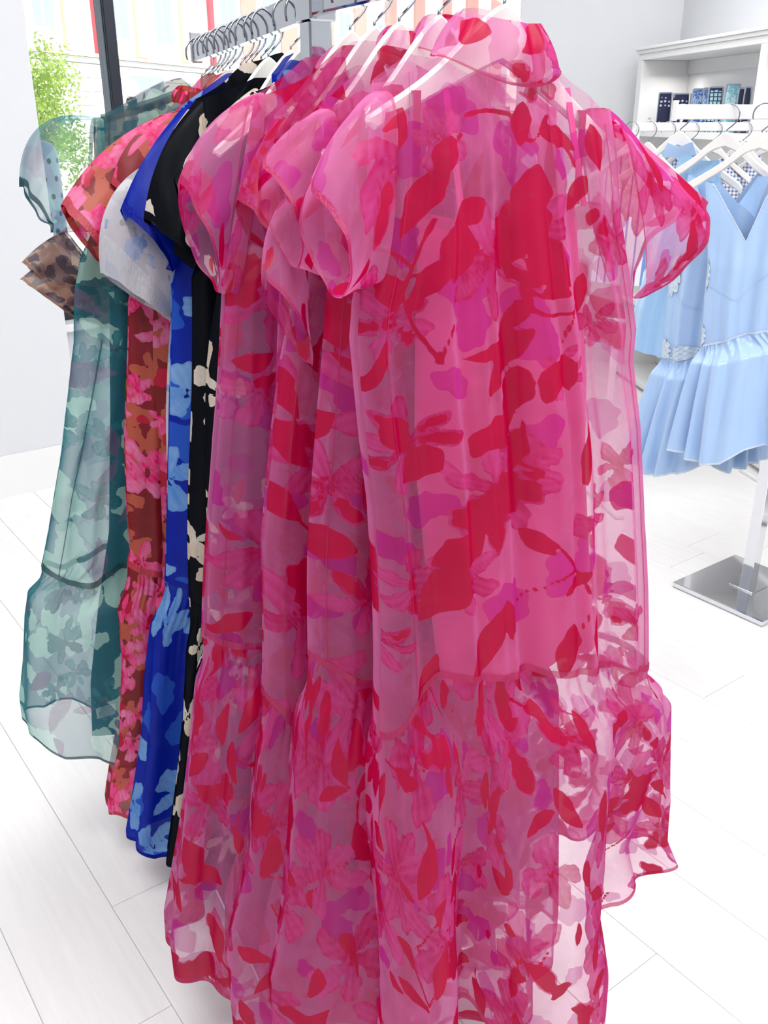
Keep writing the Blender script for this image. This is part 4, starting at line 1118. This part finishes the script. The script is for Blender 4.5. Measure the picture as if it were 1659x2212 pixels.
def satin(org, ang, label, seed, L, R, top, seam, ruf, D, hlabel, hz, neck=0.06, m='satin', cat='dress', name='satin_dress'):
    g = Garment(name, org, ang, label, cat, 'plain', M[m], M['lace'], seed, 'pale blue satin garments on the display rack')
    b = g.body(g.pls(L), R_(*R), g.pls(top, -0.01), g.pls(seam, -0.03), [(1.7, .012), (1.45, .03), (1.25, D[0]), (0.6, D[1])],
           [(3.2, seed, 0.008, 1, 0.9), (7.0, seed * 2, 0.004, 1, 0.8)], nth=150, nt=90, shapes=[], backtop=neck)
    if ruf:
        g.ruffle(g.pls(ruf[0]), R_(*ruf[1]), g.pls(ruf[2]), ruf[3], (7, 11, 15, 19), ruf[4], nth=360, nt=60, pucker=0.006, shapes=[])
    hanger(org, ang, hz, hlabel, HG2, me=HMO)
    return g
S1 = satin((1.035, 2.74), -32, 'pale blue satin V-neck dress with gathered skirt, nearest the frame edge', 5,
      [(1526, 392), (1531, 470), (1530, 575), (1520, 640), (1512, 750)], [(.19, 1.6), (.18, 1.3), (.2, .9)],
      [(1526, 392), (1545, 396), (1580, 455), (1618, 518), (1655, 430), (1690, 380), (1712, 388)], [(1510, 748), (1560, 738), (1600, 724), (1640, 716), (1720, 705)],
      ([(1506, 756), (1488, 850), (1470, 965)], [(.26, 1.0), (.34, .6)], [(1470, 968), (1590, 972), (1640, 952), (1730, 940)], (.07, .11, .15), .034), (.06, .07), 'white hanger of the nearest satin dress', 1.680)
S2 = satin((1.0, 2.92), -34, 'pale blue satin dress with lace waist, hanging behind the V-neck one', 7,
      [(1489, 378), (1478, 470), (1455, 580), (1441, 660), (1428, 765)], [(.17, 1.6), (.16, 1.3), (.18, .9)],
      [(1489, 378), (1505, 384), (1530, 470), (1560, 500), (1600, 440), (1640, 380)], [(1424, 772), (1470, 776), (1520, 770), (1600, 760)],
      ([(1420, 785), (1392, 880), (1367, 985)], [(.2, 1.0), (.24, .6)], [(1367, 990), (1440, 1001), (1490, 1004), (1560, 985)], (.06, .09, .13), .032), (.055, .06), 'white hanger of the lace-waist satin dress', 1.680)
S3 = satin((0.905, 3.06), -30, 'pale blue halter swing top with a pointed collar, leftmost beside the pink sleeve', 9,
      [(1466, 346), (1445, 420), (1418, 500), (1396, 590), (1376, 660), (1363, 742)], [(.12, 1.6), (.2, 1.1)],
      [(1466, 346), (1478, 330), (1490, 332), (1510, 346)], [(1362, 742), (1400, 758), (1440, 766), (1520, 760)], None, (.07, .09), 'white hanger of the halter swing top', 1.680, m='satin_deep', cat='top', name='halter_top', neck=0.0)
# collar points, lace insets
cb = S3
p = [cb.pl(*v) for v in ((1432, 338), (1446, 308), (1469, 318), (1498, 306), (1508, 334), (1470, 342))]
vs = [(a[0], -0.02, a[1]) for a in p] + [(a[0], 0.006, a[1]) for a in p]
n6 = 6
MB().add(vs, [tuple(range(5, -1, -1)), tuple(range(6, 12))] + [(i, (i + 1) % 6, 6 + (i + 1) % 6, 6 + i) for i in range(6)]).build('collar', M['satin'], cb.root)
def lace(g, th, t, w, h, name='lace_inset', surf=None):
    surf = surf or g.surf
    A, B = np.meshgrid(np.linspace(-1, 1, 22), np.linspace(-1, 1, 22), indexing='ij')
    r = 0.8 + 0.2 * np.abs(np.cos(5 * np.arctan2(B, A)))
    x = A * np.sqrt(1 - B * B / 2) * r; y_ = B * np.sqrt(1 - A * A / 2) * r
    P = surf(th + x * w, np.clip(t + y_ * h, 0, 1)); P[..., 1] += -0.004 - 0.0015 * np.sin(9 * A) * np.sin(9 * B)
    return link(name, grid_mesh(P), M['lace'], g.root)
lace(S1, -2.85, 0.93, 0.30, 0.075); lace(S1, -2.8, 0.55, 0.22, 0.10)
lace(S2, -2.7, 0.95, 0.40, 0.07); lace(S2, -1.9, 0.95, 0.35, 0.06); lace(S2, -2.6, 0.52, 0.35, 0.13)
S1.strip('neck_binding', lin01(-2.55, -0.9), lin01(0.006, 0.006), 0.008, side='h', m=M['lace'])
for g_ in (S1, S2):
    ang_ = -1.75
    g_.strip('under_bust_seam', lin01(-2.9, -0.3), lin01(0.62, 0.60), 0.004, side='h', m=M['satin'])

# ------------------------------------------------------------------ low white rack behind, with checked and striped tops
r3 = empty('white_rack', (1.17, 4.02, 0), math.radians(12)); tag(r3, 'low white metal rack crowded with small tops behind the satin dresses', 'clothes rack')
MB().box(-0.18, 0.75, -0.012, 0.012, 1.592, 1.625, 0.003).build('hanging_bar', M['white'], r3)
for x in (-0.17, 0.70):
    MB().box(x - 0.012, x + 0.012, -0.012, 0.012, 0, 1.6, 0.002).build('upright', M['white'], r3)
    MB().box(x - 0.02, x + 0.02, -0.22, 0.22, 0, 0.02, 0.003).build('foot', M['white'], r3)
for x in (-0.12, 0.02): 
    MB().tube([(x, 0, 1.62), (x, 0, 1.632), (x, -0.006, 1.64)], 0.006, 8).build('peg', M['chrome'], r3)
def checked(name, c0, c1, scale, stripes=False):
    t = NT(name); p = t.n('ShaderNodeBsdfPrincipled'); p.inputs['Roughness'].default_value = 0.8
    sx = t.n('ShaderNodeSeparateXYZ'); t.l(t.n('ShaderNodeTexCoord').outputs['Object'], sx.inputs[0])
    a = t.math('GREATER_THAN', t.math('FRACT', t.math('MULTIPLY', sx.outputs[0], scale)), 0.55 if not stripes else 0.8)
    b = t.math('GREATER_THAN', t.math('FRACT', t.math('MULTIPLY', sx.outputs[2], scale)), 0.55)
    f = t.math('MULTIPLY', t.math('ADD', a, b), 0.5) if not stripes else a
    t.l(t.mixc(f, c0, c1), p.inputs['Base Color']); t.l(p.outputs[0], t.out.inputs[0]); return t.m
M['gingham'] = checked('blue_gingham', lin(238, 240, 248), lin(96, 108, 160), 70)
M['stripe'] = checked('blue_stripe', lin(242, 244, 250), lin(128, 156, 216), 26, True)
M['red'] = plain('red_knit', lin(206, 24, 44), 0.8, var=0.1, scale=60, bump=0.5, bscale=120)
M['pale'] = plain('pale_blue_cotton', lin(200, 218, 240), 0.8, var=0.04)
HMS = hanger_mesh(half=0.17, rise=0.10, dome=0.03, th=0.012, open_v=True); HMS.materials.append(M['hanger'])
tops = [(0.985, 'stripe', 'white top with thin blue stripes', 0.10), (1.06, 'pale', 'pale blue cotton top beside the striped one', 0.12), (1.14, 'gingham', 'blue gingham top with V front', 0.14),
        (1.24, 'pale', 'pale blue cotton top between two gingham tops', 0.12), (1.34, 'gingham', 'blue gingham top under the second satin hanger', 0.13), (1.47, 'gingham', 'blue gingham top nearest the red knit', 0.13), (1.60, 'red', 'red knit top at the end of the white rack', 0.16)]
for i, (x, mt, lb, hw) in enumerate(tops):
    yy = 4.02 + (x - 1.17) * 0.21
    g = Garment('cotton_top', (x, yy), -38, lb + ' on the low white rack', 'top', 'plain', M[mt], M[mt], 120 + i, 'small tops on the low white rack')
    z0 = 1.49 if mt != 'red' else 1.47
    g.body(R_((-hw, z0 - .06), (-hw, 1.2), (-hw - .03, .95)), R_((hw, z0 - .06), (hw, 1.2), (hw + .03, .95)),
           R_((-hw, z0 - .07), (-hw * .5, z0 - 0.01), (0, z0 - .12), (hw * .5, z0 - .01), (hw, z0 - .07)), R_((-hw, 1.0), (hw, 1.0)), [(1.6, .012), (1.3, .03), (.9, .035)],
           [(2.5, i, .006, 1, .9)], nth=60, nt=30, shapes=[], backtop=0.07)
    hanger((x, yy), -38, 1.627, 'white hanger carrying the ' + lb, 'hangers on the low white rack', me=HMS)

# ------------------------------------------------------------------ built-in shelf unit and its pouches
FW = np.array([0.139, -0.990])
C0 = WC + FW * 0.20
su = empty('shelf_unit', (C0[0], C0[1], 0), math.atan2(FW[1], FW[0])); tag(su, 'white built-in shelf unit with open bays against the right wall', 'shelves')
DP = 0.33
def sbox(name, x0, x1, y0, y1, z0, z1, m=M['white'], bv=0.002): return MB().box(x0, x1, y0, y1, z0, z1, bv).build(name, m, su)
BAY = (0.0, 1.50, 3.00, 4.50)
for x in BAY: sbox('upright_panel', x - 0.035, x + 0.035, -DP, -0.001, 0.0, 1.965)
sbox('top_panel', -0.035, 4.535, -DP, -0.001, 1.965, 2.00)
sbox('crown', -0.045, 4.54, -DP - 0.012, -0.001, 2.00, 2.02)
sbox('crown', -0.055, 4.55, -DP - 0.024, -0.001, 2.02, 2.036)
for a, b in zip(BAY[:-1], BAY[1:]):
    sbox('back_panel', a + 0.035, b - 0.035, -0.02, -0.002, 0.06, 1.965)
    sbox('batten', a + 0.035, b - 0.035, -0.032, -0.0205, 1.89, 1.965)
    for z in (0.06, 0.55, 1.06, 1.567): sbox('shelf_board', a + 0.035, b - 0.035, -DP, -0.021, z - 0.035, z)
sbox('plinth', -0.035, 4.535, -DP + 0.03, -0.001, 0.0, 0.03)

for k in range(2):
    for u in (0.2,):
        lp_ = C0 + FW * (1.5 * k + u) + np.array([-0.990, -0.139]) * 0.17
        ld = bpy.data.lights.new('shelf_lamp', 'AREA'); ld.shape = 'DISK'; ld.size = 0.05; ld.energy = 0.55; ld.color = (1, .97, .93)
        lo_ = bpy.data.objects.new('shelf_lamp', ld); lo_.location = (lp_[0], lp_[1], 1.88); col.objects.link(lo_)
def pouch_mat(name, c0, c1, kind, sc):
    t = NT(name); p = t.n('ShaderNodeBsdfPrincipled'); p.inputs['Roughness'].default_value = 0.7
    tc = t.n('ShaderNodeTexCoord').outputs['Object']
    if kind == 'scale':
        v = t.n('ShaderNodeTexVoronoi', feature='DISTANCE_TO_EDGE'); t.l(tc, v.inputs['Vector']); v.inputs['Scale'].default_value = sc; v.inputs['Randomness'].default_value = 0.15
        f = t.rng(v.outputs['Distance'], 0.1, 0.16)
    elif kind == 'motif':
        v = t.n('ShaderNodeTexVoronoi', feature='F1'); t.l(tc, v.inputs['Vector']); v.inputs['Scale'].default_value = sc; v.inputs['Randomness'].default_value = 0.2
        f = t.rng(v.outputs['Distance'], 0.26, 0.32, 1, 0)
    else:
        f = t.rng(t.noise(tc, sc, 3, 0.6, 1.0), 0.45, 0.55)
    t.l(t.mixc(f, c0, c1), p.inputs['Base Color']); t.l(p.outputs[0], t.out.inputs[0]); return t.m
M['navy_motif'] = pouch_mat('navy_white_motif', lin(26, 32, 72), lin(206, 212, 232), 'motif', 44)
M['blue_floral'] = pouch_mat('blue_floral_canvas', lin(70, 110, 180), lin(176, 200, 232), 'noise', 45)
M['scales'] = pouch_mat('aqua_scales', lin(24, 44, 84), lin(176, 222, 232), 'scale', 48)
M['aqua'] = pouch_mat('aqua_canvas', lin(120, 190, 206), lin(196, 224, 232), 'noise', 50)
M['navy'] = plain('navy_canvas', lin(30, 36, 66), 0.7, var=0.1)
M['grey_trim'] = plain('grey_webbing', lin(166, 176, 192), 0.7, var=0.06, scale=40)
def pouch(px, pw, ptop, Y, m, label, tilt=0.0, zs=1.567):
    Y *= 1.25
    c = at_depth(px, 240, Y)
    w = pw / FPX * Y / 1.08; zt = at_depth(px, ptop, Y)[2]; h = zt - zs
    o = empty('pouch', (c[0], c[1], zs), math.radians(-16)); tag(o, label, 'bag', 'patterned pouches on the white shelf')
    n = 9
    P = []
    for k in range(28):
        a = 2 * math.pi * k / 28
        ca, sa = math.cos(a), math.sin(a)
        row = []
        for j in range(n):
            t = j / (n - 1)
            th = 0.038 * (1 - t) ** 0.7 + 0.006
            row.append((w / 2 * np.sign(ca) * abs(ca) ** 0.35 * (1 - 0.06 * t) + tilt * t, th * np.sign(sa) * abs(sa) ** 0.5, h * t))
        P.append(row)
    P = np.array(P)
    me = grid_mesh(P, True); b = link('pouch_body', me, m, o)
    for s in (-1, 1):
        MB().box(s * w / 2 - 0.004, s * w / 2 + 0.004, -0.012, 0.012, 0.0, h, 0.002).build('piping', M['grey_trim'], o)
    MB().box(-w / 2 * 0.94, w / 2 * 0.94, -0.009, 0.009, h - 0.006, h + 0.003, 0.002).build('zip_edge', M['grey_trim'], o).location = (tilt, 0, 0)
    MB().box(-w / 2, w / 2, -0.034, 0.034, 0.0, 0.008, 0.002).build('base', M['navy'], o)
    return o
pouch(1434, 26, 200, 4.88, M['navy_motif'], 'navy pouch with white motifs, leftmost on the shelf')
pouch(1471, 34, 202, 4.75, M['navy_motif'], 'navy pouch with white motifs, second on the shelf and leaning', -0.01)
pouch(1504, 22, 192, 4.62, M['blue_floral'], 'blue and lilac floral pouch on the shelf')
pouch(1524, 16, 190, 4.54, M['blue_floral'], 'slim blue floral pouch beside the scale patterned one')
pouch(1541, 28, 188, 4.46, M['scales'], 'pouch with pale scales outlined in navy')
pouch(1577, 28, 182, 4.33, M['aqua'], 'pale aqua patterned pouch')
pouch(1598, 14, 190, 4.24, M['navy'], 'plain navy pouch left of the shelf upright')
pouch(1610, 12, 188, 4.18, M['navy'], 'plain navy pouch touching the shelf upright')

# ------------------------------------------------------------------ outside the window
FA = math.radians(74); FO = np.array([-15.4, 4.4])
M['facade'] = plain('cream_facade', lin(244, 241, 234), 0.8, var=0.02)
M['facade_trim'] = plain('white_facade_trim', lin(244, 242, 238), 0.7, var=0.01)
M['cornice'] = plain('pale_blue_cornice', lin(206, 216, 220), 0.7, var=0.02)
M['brick'] = plain('salmon_brick', lin(232, 164, 150), 0.85, var=0.06, scale=20)
M['redtrim'] = plain('red_shutter', lin(222, 82, 96), 0.6, var=0.05)
M['peach'] = plain('peach_pilaster', lin(240, 206, 180), 0.8, var=0.03)
M['curtain'] = plain('window_curtain', lin(214, 218, 224), 0.8, var=0.05)
M['skyglass'] = plain('far_window_glass', lin(164, 178, 188), 0.3, var=0.06, spec=0.3)
M['street'] = plain('pale_pavement', lin(222, 222, 220), 0.9, var=0.03)
st = MB().box(-40, 30, 6.8, 120, -0.3, -0.15).build('street', M['street']); tag(st, kind='structure')
st2 = MB().box(-40, -4.9, 1.5, 6.8, -0.3, -0.15).build('street', M['street']); tag(st2, kind='structure')
fb = empty('street_house', (FO[0], FO[1], 0), FA); tag(fb, 'cream town house across the street with tall windows, clapboard base and red trim', 'building')
def fbox(name, x0, x1, y0, y1, z0, z1, m, par=fb, bv=0.0): return MB().box(x0, x1, y0, y1, z0, z1, bv).build(name, m, par)
fbox('upper_wall', 14, 110, 0.12, 0.5, 3.3, 12, M['facade'])
fbox('lower_wall', 14, 110, 0.06, 0.5, -0.15, 3.05, M['facade'])
fbox('cornice', 14, 110, -0.16, 0.12, 3.17, 3.27, M['peach']); fbox('cornice', 14, 110, -0.10, 0.12, 3.02, 3.16, M['cornice'])
for k in range(8):
    fbox('siding_board', 14, 60, 0.02, 0.07, 0.12 + k * 0.362, 0.12 + k * 0.362 + 0.345, M['facade_trim'])
sw = fbox('shop_window', 27.55, 30.0, -0.02, 0.05, 1.75, 2.86, M['facade_trim'])
fbox('pane', 27.7, 29.85, -0.03, -0.021, 1.84, 2.78, M['skyglass'], sw)
wins = [(19.6, 21.0), (23.0, 24.4), (26.75, 28.2), (29.3, 31.05), (34.1, 36.2), (38.0, 40.1), (42.6, 45.0), (47.5, 50.2), (53, 56), (59, 62.5), (66, 70), (74, 78.5), (84, 89)]
for i, (a, b) in enumerate(wins):
    w = fbox('window', a - 0.1, b + 0.1, -0.02, 0.11, 3.68, 6.4, M['facade_trim'])
    mid = (a + b) / 2
    for x0, x1 in ((a, mid - 0.05), (mid + 0.05, b)):
        fbox('pane', x0, x1, -0.03, -0.021, 3.78, 6.3, M['skyglass'], w)
    for x0, x1 in ((a, a + (b - a) * .18), (b - (b - a) * .18, b)):
        fbox('curtain', x0, x1, -0.034, -0.0305, 3.78, 6.3, M['curtain'], w)
for x0, x1, m in ((24.68, 25.0, 'peach'), (26.2, 26.6, 'redtrim'), (28.5, 29.1, 'peach'), (31.5, 32.1, 'peach'), (33.7, 34.0, 'redtrim'), (36.4, 37.8, 'brick'), (40.4, 42.3, 'brick'), (45.3, 47.2, 'brick'), (50.6, 52.6, 'brick'), (56.4, 58.6, 'brick'), (22.5, 22.85, 'redtrim'), (63, 65.5, 'brick'), (71, 73.5, 'brick'), (79, 83.5, 'brick'), (90, 96, 'brick')):
    fbox('pilaster', x0, x1, 0.0, 0.12, 3.3, 11, M[m])
# street lamp with a globe
gp = at_depth(281, 190, 13.5)
lamp = empty('street_lamp', (gp[0], gp[1], -0.15)); tag(lamp, 'white globe street lamp on a dark post outside the window', 'lamp')
def lathe(name, prof, m, par, n=24):
    vs, fs = [], []
    for r, z in prof:
        for k in range(n): vs.append((r * math.cos(2 * math.pi * k / n), r * math.sin(2 * math.pi * k / n), z))
    for i in range(len(prof) - 1):
        for k in range(n): fs.append((i * n + k, i * n + (k + 1) % n, (i + 1) * n + (k + 1) % n, (i + 1) * n + k))
    fs.append(tuple(range(n - 1, -1, -1))); fs.append(tuple((len(prof) - 1) * n + k for k in range(n)))
    return link(name, mesh(vs, fs, True), m, par)
gz = gp[2] + 0.15
lathe('globe', [(0.12 * math.sin(a) + 0.001, gz - 0.12 * math.cos(a)) for a in np.linspace(0, math.pi, 14)], M['white'], lamp)
lathe('post', [(0.09, 0), (0.07, 0.2), (0.035, 0.3), (0.03, gz - 0.3), (0.05, gz - 0.27), (0.05, gz - 0.2), (0.075, gz - 0.17), (0.06, gz - 0.12)], M['black_frame'], lamp)
# tree
tp = at_depth(92, 240, 11.0)
tree = empty('street_tree', (tp[0], tp[1], -0.15)); tag(tree, 'leafy light green street tree outside the window by the left wall', 'tree')
lathe('trunk', [(0.07, 0), (0.05, 0.5), (0.04, tp[2] + 0.1)], plain('tree_bark', lin(130, 112, 92), 0.9, var=0.1), tree, 10)
rt = np.random.RandomState(8)
lv_, lf_ = [], []
cl_ = [(rt.uniform(-.34, .22), rt.uniform(-.5, .5), rt.uniform(-.75, .5)) for _ in range(46)]
for i in range(5200):
    cc = cl_[i % len(cl_)]
    v = np.array(cc) + rt.normal(0, .1, 3); v[2] += tp[2] + 0.15
    d1 = rt.normal(0, 1, 3); d1 /= np.linalg.norm(d1); d2 = np.cross(d1, rt.normal(0, 1, 3)); d2 /= np.linalg.norm(d2)
    a = 0.030; k = len(lv_)
    lv_ += [v - d1 * a, v + d2 * a * .5, v + d1 * a, v - d2 * a * .5]; lf_.append((k, k + 1, k + 2, k + 3))
def leaf_mat():
    t = NT('leaf_green'); df = t.n('ShaderNodeBsdfDiffuse'); tr = t.n('ShaderNodeBsdfTranslucent')
    f = t.noise(t.n('ShaderNodeTexCoord').outputs['Object'], 9, 2)
    c = t.mixc(f, lin(130, 170, 70), lin(206, 222, 140))
    t.l(c, df.inputs[0]); t.l(c, tr.inputs[0]); mx = t.n('ShaderNodeMixShader'); mx.inputs[0].default_value = .45
    t.l(df.outputs[0], mx.inputs[1]); t.l(tr.outputs[0], mx.inputs[2]); t.l(mx.outputs[0], t.out.inputs[0]); return t.m
link('foliage', mesh(lv_, lf_), leaf_mat(), tree)
# polka dotted post just outside the glass
M['dotpost'] = plain('pale_blue_enamel', lin(196, 220, 244), 0.4, var=0.02)
M['dot'] = plain('navy_dot', lin(24, 30, 52), 0.5)
pp_ = at_depth(84, 500, 5.05)
post = empty('polka_dot_post', (pp_[0], pp_[1], -0.15)); tag(post, 'pale blue post with navy polka dots outside the glass, beside the left wall', 'post')
pr = 0.145; ptz = at_depth(90, 300, 5.05)[2] + 0.15
lathe('post_body', [(pr, 0), (pr, ptz - 0.09), (pr * .96, ptz - .05), (pr * .8, ptz - .018), (pr * .4, ptz), (0.004, ptz + .003)], M['dotpost'], post, 36)
dm = None
for j in range(int(ptz / 0.085)):
    for k in range(12):
        a = 2 * math.pi * (k + 0.5 * (j % 2)) / 12
        if math.sin(a) > 0.2: continue
        z = 0.06 + j * 0.085
        if z > ptz - 0.1: continue
        if dm is None:
            n = 12; b = MB().add([(0.0, 0, 0)] + [(0.014 * math.cos(2 * math.pi * i / n), 0, 0.014 * math.sin(2 * math.pi * i / n)) for i in range(n)], [(0, (i + 1) % n + 1, i + 1) for i in range(n)])
            dm = mesh(b.v, b.f); dm.materials.append(M['dot'])
        o = link('dot', dm, None, post); o.location = ((pr + .001) * math.cos(a), (pr + .001) * math.sin(a), z); o.rotation_euler = (0, 0, a + math.pi / 2)
